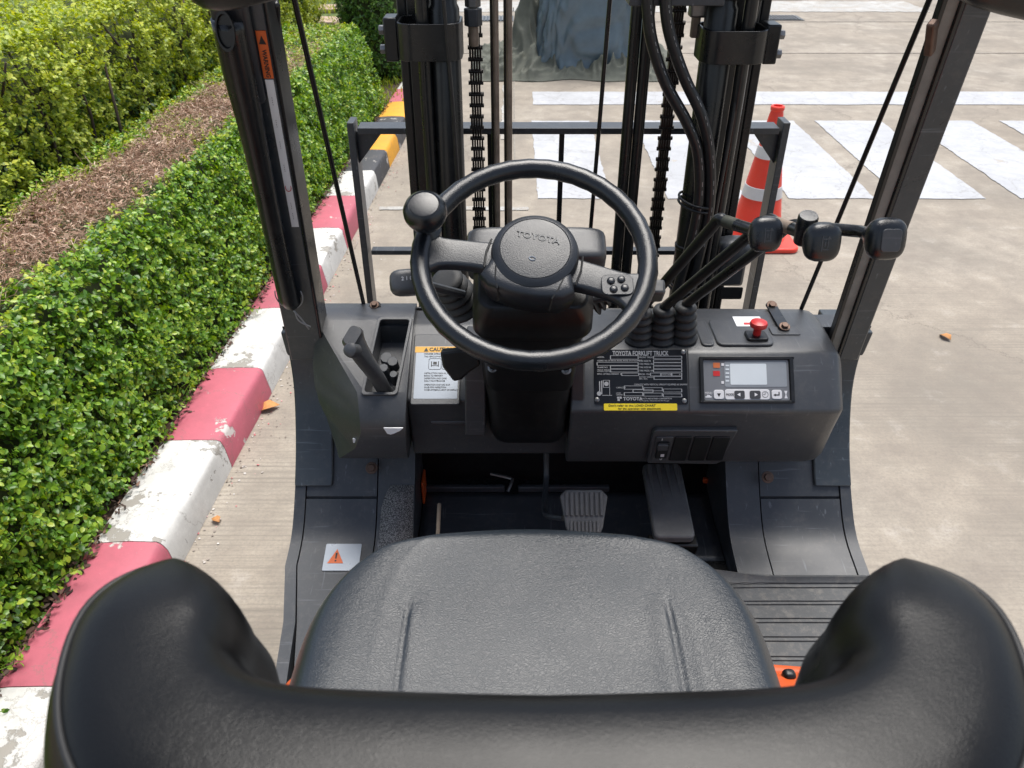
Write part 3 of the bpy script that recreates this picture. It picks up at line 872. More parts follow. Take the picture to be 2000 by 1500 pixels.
def cowl(x0, x1, y0, y1, lift, name, mat, extra=None):
    def cut(yc):
        for (a, b_), (c, d) in zip(PR, PR[1:]):
            if a <= yc < c: return (yc, b_ + (d - b_) * (yc - a) / (c - a))
    pr = [(a, b_) for a, b_ in PR if y0 <= a <= y1 or b_ > 1.0 and y1 > 1.3]
    if y0 > 1.08: pr = [cut(y0)] + pr
    if y1 < 1.3: pr = pr + [cut(y1)]
    if extra: pr = extra + pr
    sh = [(a - lift * .7, b_ + lift * .7) for a, b_ in pr]
    back = [(1.40, sh[-1][1]), (1.40, .60), (sh[0][0], .60)] if y1 > 1.3 else [(sh[-1][0], .60), (sh[0][0], .60)]
    return prism_x(sh + back, x0, x1).build(name, mat, FL, smooth=25)


PRL = [(.86, .705), (.97, .708)]
for side in (1, -1):
    if side == 1:
        cowl(.684, .706, 1.0, 2, .004, 'side_flange', M['panel'])
        cowl(.518, .682, 1.0, 1.228, .001, 'side_panel', M['panel'])
        cowl(.518, .682, 1.232, 2, .000, 'side_panel', M['panel'])
        cowl(.447, .515, 1.0, 2, .0025, 'side_panel', M['panel'])
    else:
        def xe(y): return -.452 + .046 * min(1, max(0, (1.10 - y) / .22))
        def cowl_var(x0, x1, pts, lift, name):
            rings = [[(x0(y), y - lift * .7, z + lift * .7), (x1(y), y - lift * .7, z + lift * .7), (x1(y), y - lift * .7 + .04, z - .07), (x0(y), y - lift * .7 + .04, z - .07)] for y, z in pts]
            MB().loft(rings).build(name, M['panel'], FL, smooth=25)
        cutp = [p_ for p_ in PR if p_[0] < 1.228] + [(1.228, .783)]
        cowl_var(xe, lambda y: xe(y) + .022, [(.80, .712), (.97, .712)] + PR, .004, 'side_flange')
        cowl_var(lambda y: xe(y) + .024, lambda y: -.282, PRL + cutp, .001, 'side_panel')
        cowl(-.428, -.282, 1.232, 2, .000, 'side_panel', M['panel'])
        cowl(-.279, -.203, 1.0, 2, .0025, 'side_panel', M['panel'], PRL)
# anti-slip patch on the left inner strip
gp = []
for i, (y, z) in enumerate([p for p in PR if 1.06 < p[0] < 1.262]):
    f = i / 12
    gp.append([(-.272 + .03 * max(0, (y - 1.2) / .06) ** 2, y - .003, z + .0045), (-.2045, y - .003, z + .0045)])
mb = MB(); mb.loft(gp, caps=False, closed=False); mb.build('anti_slip_patch', M['grit'], FL, smooth=180, solid=.001)


def bolt(p, d, r=.008, name='bolt', mat=None, parent=None, washer=True):
    Mx = look(p, d); mb = MB()
    if washer: mb.prism(circle(r * 1.55, 20), 0, .0022, Mx)
    mb.prism(circle(r, 6), .002, .0075, Mx)
    return mb.build(name, mat or M['rust_bolt'], parent or FL, bevel=.0008)


bolt(at(1499, 932, x=.523), (0, -.75, .66)); bolt(at(726, 914, x=-.288), (0, -.75, .66))

# --- floor, mat, footwell
prism_x([(.60, .60), (1.36, .60), (1.385, .70), (1.30, .672), (.62, .66)], -.40, .68).build('floor', M['black_paint'], FL)
# side plate on floor right under the mat
prism_x([(.60, .60), (1.10, .60), (1.10, .70), (.60, .70)], .24, .69).build('floor_step', M['plastic_dark'], FL)


def mat_pt(a, b_):
    x = .25 + .447 * a; y = .60 + .492 * b_ + .022 * math.cos(math.pi * min(1, a * 1.6)) * max(0, (b_ - .92) / .08)
    z = .712
    g_ = (y * 1000) % 42
    if g_ < 3 or 9 < g_ < 12: z -= .0028
    z += .012 * max(0, (b_ - .93) / .07) ** 2
    return (x, y, z + .001 * mnoise.noise((x * 14, y * 14, 0)))
MB().grid(mat_pt, 16, 520).build('floor_mat', M['mat_rubber'], FL, smooth=40, solid=.008)
MB().box((.12, 1.395, .86), (.66, .02, .52)).build('bulkhead', M['plastic_dark'], FL)
# toe board with folded upper edge
toe = MB(); toe.grid(lambda a, b_: (-.20 + .645 * a, 1.16 + .19 * b_, .672 + .012 * b_ + .03 * max(0, b_ - .8) ** 1 + .004 * mnoise.noise((a * 5, b_ * 3, 2))), 30, 12)
toe.build('toe_board', M['panel'], FL, solid=.003)
MB().bar(at(822, 955, y=1.36), at(986, 955, y=1.36), .012, .02).build('toe_edge', M['panel'], FL, bevel=.003)
MB().bar(at(1012, 955, y=1.36), at(1190, 955, y=1.36), .012, .02).build('toe_edge', M['panel'], FL, bevel=.003)
MB().tube(spline([at(958, 925, y=1.37), at(996, 934, y=1.36), at(1000, 940, y=1.35), at(992, 960, y=1.33)], 4), .004, 8).build('linkage_rod', M['steel'], FL)
MB().box(tuple(at(828, 950, x=-.198)), (.006, .05, .06)).build('bracket', M['orange'], FL, bevel=.002)
for (u, v, s_) in ((1408, 905, .010), (1404, 925, .012), (1378, 938, .012)):
    MB().box(tuple(at(u, v, y=1.375)), (s_, .01, s_)).build('bracket', M['orange'], FL, bevel=.002)
MB().tube([at(858, 985, y=1.20), at(855, 1045, y=1.12)], .004, 8).build('linkage_rod', M['rusty'], FL)

# --- pedals
PD = MB().tube(spline([at(1066, 845, y=1.36), at(1067, 930, y=1.33), at(1064, 985, y=1.25), at(1068, 1006, y=1.19), at(1100, 1012, y=1.16)], 5), .0065, 8).build('brake_pedal', M['panel'], FL)
pf = Face(at(1140, 1000, y=1.145), (0, .75, .66))
def padshape(w0, w1, h, r): # tapered pad
    return [(-w0 / 2 + r * .4, -h / 2), (w0 / 2 - r * .4, -h / 2), (w0 / 2, -h / 2 + r), (w1 / 2, h / 2 - r), (w1 / 2 - r, h / 2), (-w1 / 2 + r, h / 2), (-w1 / 2, h / 2 - r), (-w0 / 2, -h / 2 + r)]
MB().prism(padshape(.072, .094, .085, .012), 0, .012, pf.M).build('pedal_pad', M['pedal_rubber'], PD, bevel=.003)
mb = MB()
for k in range(8): mb.box((-.034 + k * .0097, .014, .0135), (.0062, .046, .005), pf.M); mb.box((-.026 + k * .0074, -.03, .0135), (.0048, .022, .005), pf.M)
tag(mb.build('pad_rib', M['pedal_rubber'], PD, bevel=.0012), kind='stuff')
a0, a1 = at(1318, 912, y=1.315), at(1288, 1050, y=1.13)
af = Face((a0 + a1) / 2, a0 - a1, ex=(1, 0, 0.0)); LA = (a0 - a1).length
AP = MB().prism(rrect(.082, LA, .012, 4), -.012, .008, af.M).build('accelerator_pedal', M['pedal_rubber'], FL, bevel=.004, seg=2)
mb = MB()
for k in range(4): mb.add([(-.0285 + k * .019 - .006, LA / 2 - .006, .008), (-.0285 + k * .019 + .006, LA / 2 - .006, .008), (-.0285 + k * .019, LA / 2 - .10, .008), (-.0285 + k * .019 - .004, LA / 2 - .008, .0125), (-.0285 + k * .019 + .004, LA / 2 - .008, .0125)], [(0, 1, 4, 3), (1, 2, 4), (0, 3, 2), (3, 4, 2)], af.M)
tag(mb.build('pedal_rib', M['pedal_rubber'], AP, smooth=0), kind='stuff')
MB().box((.0, -LA / 2 + .01, -.03), (.10, .03, .03), af.M).build('pedal_hinge', M['plastic_dark'], AP, bevel=.004)

# --- dashboard: right block
def dash_ring(x, ins, prof):
    cy = sum(p[0] for p in prof) / len(prof); cz = sum(p[1] for p in prof) / len(prof)
    out = []
    for y, z in prof:
        d = Vector((cy - y, cz - z)); l = d.length
        out.append((x, y + d.x / l * ins, z + d.y / l * ins))
    return out
DP = [(1.42, 1.128), (1.39, 1.134), (1.30, 1.134), (1.252, 1.132), (1.243, 1.128), (1.18, 1.058), (1.172, 1.047), (1.174, 1.038), (1.19, .98), (1.214, .90), (1.225, .885), (1.24, .882), (1.42, .89)]
rings = [dash_ring(x, i, DP) for x, i in ((.108, 0), (.3, 0), (.585, 0), (.603, .004), (.613, .013), (.618, .026))]
dash = MB().loft(rings).build('dashboard', M['plastic'], FL, bevel=.005, seg=3, smooth=40)
F1_ = Face((.3, 1.2085, 1.0895), (0, .0630, .0700))         # slanted instrument face
FS = Face((.3, 1.30, 1.134), (0, 1, 0))                     # top shelf
FLW = Face((.3, 1.194, .967), (0, -.040, .138))             # undercut lower face
# faces: seam between plate panel and display panel
mb = MB(); F1_.slab(mb, 1344, 682, 1346, 803, .0, .0006, .0002, 1); mb.build('panel_seam', M['ink'], dash, smooth=0)
# data plate
mb = MB(); F1_.slab(mb, 1160, 683, 1342, 790, 0, .002, .003); plate = mb.build('data_plate', M['plate_black'], dash, bevel=.0004)
ZP = .0022
F1_.text('TOYOTA FORKLIFT TRUCK', 1196, 691, .0120, ZP, M['silver_ink'], plate, bold=.025, sx=.70)
mb = MB()
def field(u0, v0, u1, v1, w=.0007):
    cx, cy, ww, hh = F1_.rect(u0, v0, u1, v1)
    for c, d in (((cx, cy + hh / 2), (ww, w)), ((cx, cy - hh / 2), (ww, w)), ((cx - ww / 2, cy), (w, hh)), ((cx + ww / 2, cy), (w, hh))):
        mb.box((c[0], c[1], ZP), (d[0] + w, d[1], .0004), F1_.M)
for r_ in [(1192, 695, 1246, 702), (1166, 708, 1246, 714), (1192, 715, 1246, 720.5), (1192, 721.5, 1246, 727), (1214, 729, 1247, 734),
           (1276, 696, 1331, 701), (1276, 703, 1331, 708), (1276, 709, 1331, 714), (1276, 715.5, 1331, 720.5), (1276, 722, 1331, 727), (1270, 729, 1290, 734.5), (1291, 729, 1311, 734.5), (1312, 729, 1331, 734.5), (1277, 735.5, 1331, 741.5),
           (1219, 754, 1255, 760.5), (1257, 757.5, 1293, 763.5), (1295, 760, 1331, 766), (1219, 767, 1255, 773.5), (1257, 768, 1293, 774), (1295, 769.5, 1331, 775.5), (1236, 761.5, 1275, 766.5)]:
    field(*r_)
# small drawing of the mast and load
for a in [(1170, 745, 1172, 770), (1174, 744, 1176, 770), (1178, 743, 1190, 757), (1190, 748, 1191, 772), (1176, 772, 1195, 773)]:
    cx, cy, ww, hh = F1_.rect(*a)
    if a[0] == 1178: field(*a)
    else: mb.box((cx, cy, ZP), (ww, hh, .0004), F1_.M)
cx, cy = F1_.xy(1184, 750); mb.prism(circle(.0042, 14, cx, cy), ZP, ZP + .0003, F1_.M)
cx, cy = F1_.xy(1170, 769); mb.prism(circle(.0042, 14, cx, cy), ZP, ZP + .0003, F1_.M)
for du, dv in ((1207, 777), (1212, 777), (1208, 781.5)):
    cx, cy = F1_.xy(du, dv); mb.box((cx, cy, ZP), (.0042, .0036, .0004), F1_.M)
tag(mb.build('printed_field', M['silver_ink'], plate, smooth=0), kind='stuff')
for s_, u, v, z_ in [('MODEL', 1166, 698, .0042), ('ASSEMBLY NO. OF SPECIAL MODEL, MODEL OF ATTACHMENT', 1166, 705, .0040), ('FRAME NO.', 1166, 718, .0042), ('TRUCK WEIGHT', 1166, 723, .0036), ('WITHOUT BATTERY', 1166, 726, .0032), ('MAX. LIFTING HEIGHT  M', 1166, 731, .0042),
                 ('FRONT TREAD', 1248, 698.5, .0042), ('TIRE SIZE FR', 1248, 705.5, .0042), ('TIRE PRESS. FR', 1248, 711.5, .0042), ('TIRE SIZE RR', 1248, 718, .0042), ('TIRE PRESS. RR', 1248, 724.5, .0042), ('PROD. YEAR', 1248, 731.5, .0042), ('VOLTAGE', 1293, 731.5, .0040), ('V', 1326, 732, .004), ('BATTERY WEIGHT', 1248, 737, .0034), ('MIN.  MAX.', 1248, 740.5, .0034),
                 ('CAPACITY WITH VERTICAL UPRIGHT EQUIPPED AS SHOWN', 1238, 751.5, .0042), ('CAPACITY', 1203, 757.5, .0040), ('LOAD', 1203, 768, .0034), ('CENTER  M', 1203, 771.5, .0034), ('TOYOTA INDUSTRIES CORPORATION', 1249, 779, .0036), ('2-1, Toyoda-cho, Takahama-shi, Aichi 444-1393, Japan', 1249, 783, .0026)]:
    wmax = {'CAPACITY WITH VERTICAL UPRIGHT EQUIPPED AS SHOWN': .86, 'ASSEMBLY NO. OF SPECIAL MODEL, MODEL OF ATTACHMENT': .74}.get(s_, .95)
    F1_.text(s_, u, v, z_, ZP, M['silver_ink'], plate, sx=wmax, bold=.01)
F1_.text('TOYOTA', 1217, 779.5, .0085, ZP, M['silver_ink'], plate, bold=.025)
for u, v in ((1334, 688), (1166, 781), (1336, 783)):
    cx, cy = F1_.xy(u, v)
    MB().lathe([(.0045, 0), (.0042, .0015), (.002, .0026), (.0004, .0028)], 16, F1_.M @ tr(cx, cy, .002)).build('rivet', M['steel'], plate)
mb = MB(); F1_.slab(mb, 1179, 788.5, 1322, 802, .0005, .003, .002); yl = mb.build('notice_label', M['yellow_label'], dash)
F1_.text("Don't refer to this LOAD CHART", 1188, 792.5, .0056, .0032, M['ink'], yl, sx=1.1)
F1_.text('for the operation with attachment.', 1207, 798.5, .0056, .0032, M['ink'], yl, sx=1.0)
# display unit
mb = MB(); F1_.slab(mb, 1366, 697, 1549, 788, -.001, .002, .006); F1_
disp = mb.build('display_unit', M['plastic'], dash, bevel=.0008)
mb = MB()
for a in [(1366, 697, 1549, 703), (1366, 783, 1549, 788), (1366, 697, 1373, 788), (1541, 697, 1549, 788)]:
    F1_.slab(mb, *a, .001, .007, .002)
mb.build('bezel', M['plastic_dark'], disp, bevel=.001)
mb = MB(); F1_.slab(mb, 1374, 704, 1540, 782, .001, .0028, .003); mb.build('display_face', M['screen_dark'], disp)
mb = MB(); F1_.slab(mb, 1414, 707, 1535, 756, .001, .0034, .003); mb.build('display_window', plain('window_grey', (.27, .29, .31), .15, coat=.5, vary=.08), disp)
mb = MB(); F1_.slab(mb, 1425, 711, 1496, 752, .001, .0040, .002); mb.build('screen', M['screen'], disp)
mb = MB()
for k in range(5): F1_.slab(mb, 1416, 713 + k * 7.5, 1423, 716 + k * 7.5, .003, .0040, .0003, 1)
mb.build('scale_mark', M['screen'], disp, smooth=0)
mb = MB(); F1_.slab(mb, 1392, 709, 1405, 719, .001, .0036, .001); mb.build('warning_icon', M['icon_orange'], disp)
mb = MB(); F1_.slab(mb, 1392, 725, 1405, 735, .001, .0036, .001); mb.build('warning_icon', M['red'], disp)
mb = MB(); F1_.slab(mb, 1408, 710, 1413, 715, .001, .0036, .0005); F1_.slab(mb, 1408, 745, 1413, 750, .001, .0036, .0005); mb.build('indicator_icon', M['button_white'], disp)
for a, mt in [((1393, 762, 1413, 780), 'button_white'), ((1415, 761, 1502, 781), 'button_white'), ((1506, 762, 1526, 780), 'button_white')]:
    mb = MB(); F1_.slab(mb, *a, .001, .0044, .004); mb.build('button_pad', M[mt], disp, bevel=.0006)
for a in [(1433, 763.5, 1453, 779.5), (1463, 763.5, 1484, 779.5)]:
    mb = MB(); F1_.slab(mb, *a, .003, .0060, .003); mb.build('button', M['button_dark'], disp, bevel=.0006)
def tri(u, v, s, ang, z, mat):
    x, y = F1_.xy(u, v)
    MB().prism([(x + s * math.cos(R(ang + k * 120)), y + s * math.sin(R(ang + k * 120))) for k in range(3)], z, z + .0003, F1_.M).build('arrow_mark', mat, disp, smooth=0)
tri(1403, 771, .0042, -90, .0045, M['ink']); tri(1442, 771.5, .004, 180, .0062, M['button_white']); tri(1474, 771.5, .004, 0, .0062, M['button_white'])
tri(1512, 772, .0028, 180, .0045, M['ink'])
mb = MB(); F1_.slab(mb, 1512, 771, 1521, 773, .0045, .0048, .0002, 1); F1_.slab(mb, 1519, 766, 1521, 772, .0045, .00478, .0002, 1); mb.build('arrow_mark', M['ink'], disp, smooth=0)
cx, cy = F1_.xy(1493, 771); mb = MB(); mb.tube([F1_.M @ Vector((cx + .0055 * math.cos(a), cy + .0055 * math.sin(a), .0046)) for a in [2 * math.pi * k / 18 for k in range(18)]], .0004, 5, loop=True)
mb.box((cx, cy + .002, .0046), (.0007, .0042, .0004), F1_.M); mb.box((cx - .0018, cy, .0046), (.004, .0007, .0004), F1_.M); mb.build('clock_mark', M['ink'], disp, smooth=0)
F1_.text('MENU', 1376, 768.5, .0065, .0030, M['button_white'], disp, sx=.75); F1_.text('MODE', 1417, 771.5, .0065, .0046, M['ink'], disp, sx=.75)
mb = MB(); F1_.slab(mb, 1377, 774, 1389, 777, .0028, .0031, .0008); F1_.slab(mb, 1380, 772, 1386, 775, .0028, .0032, .0008); mb.build('truck_mark', M['button_white'], disp, smooth=0)
x_, y_ = F1_.xy(1534, 771); MB().prism([(x_ - .003, y_ + .007), (x_ + .003, y_ + .007), (x_ + .0006, y_), (x_ + .003, y_ - .007), (x_ - .003, y_ - .007), (x_ - .0006, y_)], .0028, .0031, F1_.M).build('hourglass_mark', M['button_white'], disp, smooth=0)
# rocker switch panel on the lower face
mb = MB(); cx, cy, w, h = FLW.rect(1268, 833, 1428, 897)
mb.prism([(cx - w / 2 + .006, cy + h / 2), (cx + w / 2, cy + h / 2), (cx + w / 2 - .012, cy - h / 2 + .004), (cx + w / 2 - .02, cy - h / 2 - .004), (cx - w / 2 + .004, cy - h / 2), (cx - w / 2, cy - h / 2 + .006), (cx - w / 2, cy + h / 2 - .008)], -.001, .010, FLW.M)
swp = mb.build('switch_panel', M['plastic'], dash, bevel=.0025)
for k, u in enumerate((1275, 1311, 1348, 1384)):
    mb = MB(); FLW.slab(mb, u, 844, u + 33, 890, .009, .0125, .003)
    s_ = mb.build('switch_blank' if k else 'switch_frame', M['plastic_dark'] if k else M['plastic'], swp, bevel=.001)
mb = MB(); FLW.slab(mb, 1281, 852, 1303, 882, .012, .017, .002); mb.build('rocker', M['plastic_dark'], swp, bevel=.001)
mb = MB(); FLW.slab(mb, 1282, 853, 1302, 863, .015, .021, .002); mb.build('rocker', M['plastic'], swp, bevel=.001)
mb = MB(); FLW.slab(mb, 1291, 846, 1292.5, 850, .0125, .0130, .0003, 1); FLW.slab(mb, 1288, 873, 1295, 878, .017, .0174, .001)
cx, cy = FLW.xy(1289, 886); mb.tube([FLW.M @ Vector((cx + .002 * math.cos(a), cy + .0022 * math.sin(a), .0127)) for a in [2 * math.pi * k / 12 for k in range(12)]], .0005, 5, loop=True)
tag(mb.build('switch_mark', M['button_white'], swp, smooth=0), kind='stuff')
# shelf covers, seams and emergency stop
mb = MB(); FS.slab(mb, 1392, 626, 1500, 676, -.001, .004, .012); mb.build('shelf_cover', M['plastic'], dash, bevel=.002)
mb = MB(); FS.slab(mb, 1362, 626, 1386, 676, -.001, .003, .008); mb.build('shelf_cover', M['plastic'], dash, bevel=.002)
mb = MB(); FS.slab(mb, 1504, 640, 1560, 655, -.001, .0025, .004); mb.build('shelf_cover', M['plastic'], dash, bevel=.001)
p = FS.xy(1476, 662)
est = MB().prism(rrect(.040, .034, .006, 4, *p), .003, .010, FS.M).build('emergency_stop', M['plastic_dark'], dash, bevel=.002)
MB().lathe([(.0075, .009), (.0075, .022), (.010, .025), (.0155, .028), (.0165, .033), (.015, .037), (.008, .0395), (.0003, .040)], 28, FS.M @ tr(p[0], p[1], 0)).build('stop_button', M['red'], est, smooth=40)
mb = MB(); FS.slab(mb, 1434, 622, 1488, 641, .004, .0044, .001); sl = mb.build('notice_label', M['white_label'], dash)
p = FS.xy(1460, 636); MB().prism(rrect(.016, .008, .001, 2, *p), .0045, .0048, FS.M).build('label_print', M['red'], sl)
# --- dashboard: middle panel with caution label
FM = Face((-.1, 1.29, 1.085), (0, .14, .078))
mbx = prism_x([(1.42, 1.125), (1.365, 1.125), (1.355, 1.122), (1.222, 1.048), (1.216, 1.040), (1.23, .99), (1.25, .885), (1.42, .89)], -.20, .112)
mid_p = mbx.build('dash_center', M['plastic'], FL, bevel=.004)
mb = MB(); FM.slab(mb, 806, 655, 900, 792, -.002, .0045, .004); cv = mb.build('fuse_cover', M['plastic'], mid_p, bevel=.0015)
mb = MB(); FM.slab(mb, 811, 679, 895, 781, .004, .0050, .002); lb = mb.build('caution_label', M['silver_label'], mid_p)
mb = MB(); FM.slab(mb, 811.5, 679.5, 894.5, 691, .0049, .0053, .001); mb.build('label_band', M['amber_label'], lb)
FM.text('CAUTION', 839, 685.5, .0108, .0054, M['ink'], lb, bold=.03, sx=1.0)
x_, y_ = FM.xy(833, 685.5); MB().prism([(x_ - .0045, y_ - .0042), (x_ + .0045, y_ - .0042), (x_, y_ + .0046)], .0053, .0056, FM.M).build('warning_mark', M['ink'], lb, smooth=0)
for s_, v in (('IMPROPER OPERATION OF', 694), ('THIS VEHICLE MAY', 699), ('INSTRUCTION MANUAL AND', 731.5), ('BOOK TO PERFORM', 736.5), ('INSPECTION AND CARE', 741.5), ('DAILY MAINTENANCE', 746.5), ('OPERATION AND ASK OUR', 754), ('SALES FOR INSPECTION', 759), ('WHEN SYMBOLS LIGHT OR DISPLAY', 764)):
    FM.text(s_, 829, v, .0046, .0052, M['ink'], lb, sx=.85)
for a in ((838, 703, 862, 724), (864, 703, 888, 724)):
    cx, cy, w, h = FM.rect(*a); mb = MB()
    mb.tube([FM.M @ Vector((x_, y_, .0052)) for x_, y_ in rrect(w, h, .003, 3, cx, cy)], .0004, 5, loop=True)
    mb.box((cx, cy - h * .15, .0052), (w * .6, .0012, .0004), FM.M); mb.box((cx, cy + .002, .0052), (w * .3, .006, .0004), FM.M); mb.box((cx - w * .28, cy, .0052), (.0016, h * .5, .0004), FM.M); mb.box((cx + w * .28, cy, .0052), (.0016, h * .5, .0004), FM.M)
    mb.build('pictogram', M['ink'], lb, smooth=0)
MB().box((-.11, 1.236, .978), (.10, .012, .010)).build('cover_pull', M['plastic'], mid_p, bevel=.003)

# --- parking brake box on the left
BP = [(1.42, 1.14), (1.39, 1.145), (1.35, 1.14), (1.215, 1.062), (1.185, 1.03), (1.175, .995), (1.18, .955), (1.20, .915), (1.22, .902), (1.42, .905)]
LX = [-.392, -.390, -.384, -.290, -.284, -.284, -.300, -.338, -.346, -.37]
bA = [(x, y, z) for x, (y, z) in zip(LX, BP)]
bB = [(-.394 + .03 * max(0, (1.06 - z) / .16), min(1.415, y + (.10 if y < 1.36 else 0)), z) for y, z in BP]
bC = [(-.205 + .012 * (z - .90) / .245, y, z) for y, z in BP]
rings = [bB, bA, bC]
pbox = MB().loft(rings).build('brake_housing', M['plastic'], FL, bevel=.008, seg=3)
FB = Face((-.29, 1.2825, 1.101), (0, .135, .078))
cx, cy, w, h = FB.rect(727, 625, 787, 768)
# slot rim and dark well
sk = Matrix(((1, .12, 0, 0), (0, 1, 0, 0), (0, 0, 1, 0), (0, 0, 0, 1)))
def ringprism(mb, outer, inner, z0, z1, Mx):
    n = len(outer); vs_ = [(x, y, z) for z in (z0, z1) for P_ in (outer, inner) for x, y in P_]
    fs = []
    for i in range(n):
        j = (i + 1) % n
        fs += [(2 * n + i, 2 * n + j, 3 * n + j, 3 * n + i), (i, n + i, n + j, j), (i, j, 2 * n + j, 2 * n + i), (n + j, n + i, 3 * n + i, 3 * n + j)]
    return mb.add(vs_, fs, Mx)
SM = FB.M @ tr(cx, cy, 0) @ sk
ringprism(MB(), rrect(w + .010, h + .010, .008, 4), rrect(w - .002, h - .002, .006, 4), -.002, .004, SM).build('slot_rim', M['plastic'], pbox, bevel=.001)
def cut_out(o, cutter):
    m_ = o.modifiers.new('cut', 'BOOLEAN'); m_.object = cutter; m_.operation = 'DIFFERENCE'; m_.solver = 'EXACT'
    bpy.context.view_layer.update()
    me_ = bpy.data.meshes.new_from_object(o.evaluated_get(bpy.context.evaluated_depsgraph_get()))
    o.modifiers.clear(); o.data = me_
    me_.polygons.foreach_set('use_smooth', [True] * len(me_.polygons)); me_.set_sharp_from_angle(angle=R(30))
    bpy.data.objects.remove(cutter)
cut_out(pbox, MB().prism(rrect(w, h, .005, 4), -.055, .03, SM).build('cutter', M['void'], None, smooth=0))
for k, (u, v) in enumerate(((752, 690), (765, 700), (748, 715), (768, 730))):
    x_, y_ = FB.xy(u, v); MB().prism(circle(.012 - .0015 * k, 9, x_, y_), -.04, -.016 + .005 * k, FB.M).build('ratchet_plate', M['panel'], pbox, bevel=.001)
# lever: stalk rising out of the slot, grip pointing at the driver
lp = [at(752, 765, y=1.24), at(735, 735, y=1.205), at(712, 702, y=1.165), at(694, 672, y=1.125), at(688, 655, y=1.10)]
lpp = spline(lp, 4)
rings = []
for i, p in enumerate(lpp):
    f = i / (len(lpp) - 1); d = (lpp[min(i + 1, len(lpp) - 1)] - lpp[max(i - 1, 0)]).normalized()
    w_, h_ = .030 - .004 * f, .020 + .022 * f
    if i == len(lpp) - 1: w_ *= .8; h_ *= .8
    Mx = look(p, d, (-.6, -.2, .75)); rings.append([Mx @ Vector((x, y, 0)) for x, y in rrect(h_, w_, min(w_, h_) * .42, 4)])
plev = MB().loft(rings).build('brake_lever', M['plastic'], FL, smooth=50)
Mx = look(at(686, 684, y=1.085), (-.25, -.8, .55))
MB().lathe([(.013, -.012), (.0125, .0), (.011, .006), (.006, .009), (.0003, .0095)], 20, Mx).build('release_button', M['plastic'], plev)
FBL = Face((-.28, 1.19, .94), (0, -.035, .06))
mb = MB()
p_ = at(728, 860, y=1.185); MB().box(tuple(p_), (.075, .004, .009), None).build('notice_label', M['white_label'], pbox)
MB().prism([(0, .006), (.036, .006), (.030, .0), (.018, -.006), (.012, -.008), (.006, -.006)], 0, .003, Face(at(750, 840, y=1.172), (0, .1, 1)).M).build('catch', M['white_label'], pbox)

# --- steering column and wheel
WC = at(1043, 506, t=1.155)
WN = Vector((0, -math.cos(R(58.5)), math.sin(R(58.5))))
W0 = frame(WC, (1, 0, 0), (0, math.sin(R(58.5)), math.cos(R(58.5))))
W = W0 @ Matrix.Rotation(R(-13), 4, 'Z')
def wp(x, y, z): return W0 @ Vector((x, y, z))
# column shroud: sections along the column axis below the wheel
rings = []
for z, w_, h_, dy in ((-.050, .10, .06, .0), (-.056, .165, .10, 0), (-.075, .185, .125, 0), (-.115, .188, .130, -.004), (-.130, .178, .120, -.006), (-.135, .165, .115, -.006), (-.2, .16, .12, -.01), (-.3, .155, .12, -.02)):
    rings.append([W0 @ Vector((x, y + dy, z)) for x, y in rrect(w_, h_, .022, 5)])
colm = MB().loft(rings).build('steering_column', M['plastic_dark'], FL, bevel=.003, smooth=40)
# upper cover behind the hub
MB().lump(.108, .030, .040, W0 @ tr(.005, .050, -.065), e=.28, nu=40, nv=16).build('column_cover', M['plastic'], colm, smooth=60)
# lower shroud in front of the footwell
rings = []
for v, y0, w_ in ((668, 1.11, .150), (700, 1.125, .160), (745, 1.15, .162), (785, 1.165, .156), (830, 1.175, .150), (858, 1.185, .146), (866, 1.20, .136)):
    p = at(1032, v, y=y0)
    sec = [(-w_ / 2 - .004, .16), (-w_ / 2, .03), (-w_ / 2 + .008, .010), (-w_ / 2 + .024, 0), (w_ / 2 - .024, 0), (w_ / 2 - .008, .010), (w_ / 2, .03), (w_ / 2 + .004, .16)]
    rings.append([(p.x + a, p.y + c, p.z) for a, c in sec])
low = MB().loft(rings).build('lower_shroud', M['plastic_dark'], colm, bevel=.004, smooth=45)
for u0, u1, v1 in ((908, 948, 852), (1116, 1142, 862)):
    a0, a1, a2 = at((u0 + u1) / 2, 690, y=1.20), at((u0 + u1) / 2, 770, y=1.185), at((u0 + u1) / 2, v1, y=1.195)
    w_ = (u1 - u0) / FPX * 1.47
    rings = [[(p.x - w_ / 2, p.y, p.z), (p.x + w_ / 2, p.y, p.z), (p.x + w_ / 2, p.y + .10, p.z), (p.x - w_ / 2, p.y + .10, p.z)] for p in spline([a0, a1, a2], 4)]
    MB().loft(rings).build('column_bracket', M['plastic'], colm, bevel=.003)
for u, v in ((962, 718), (1106, 722), (968, 655), (1108, 660)):
    p = hit(u, v, at(1032, 700, y=1.13), (0, -.8, .6)) if v > 700 else wp(-.055 if u < 1000 else .06, -.058, -.122)
    MB().lathe([(.0085, -.002), (.0085, .002), (.005, .003), (.004, .001), (.0003, .001)], 14, look(p, (0, -.8, .6))).build('screw', M['steel'] if v > 700 else M['plastic'], colm)
# tilt lever
MB().prism([(0, .02), (.055, .026), (.066, .018), (.068, -.004), (.05, -.016), (.036, -.030), (.022, -.034), (.004, -.008)], 0, .022, Face(at(862, 702, y=1.155), (0, .25, 1)).M).build('tilt_lever', M['plastic_dark'], colm, bevel=.004)
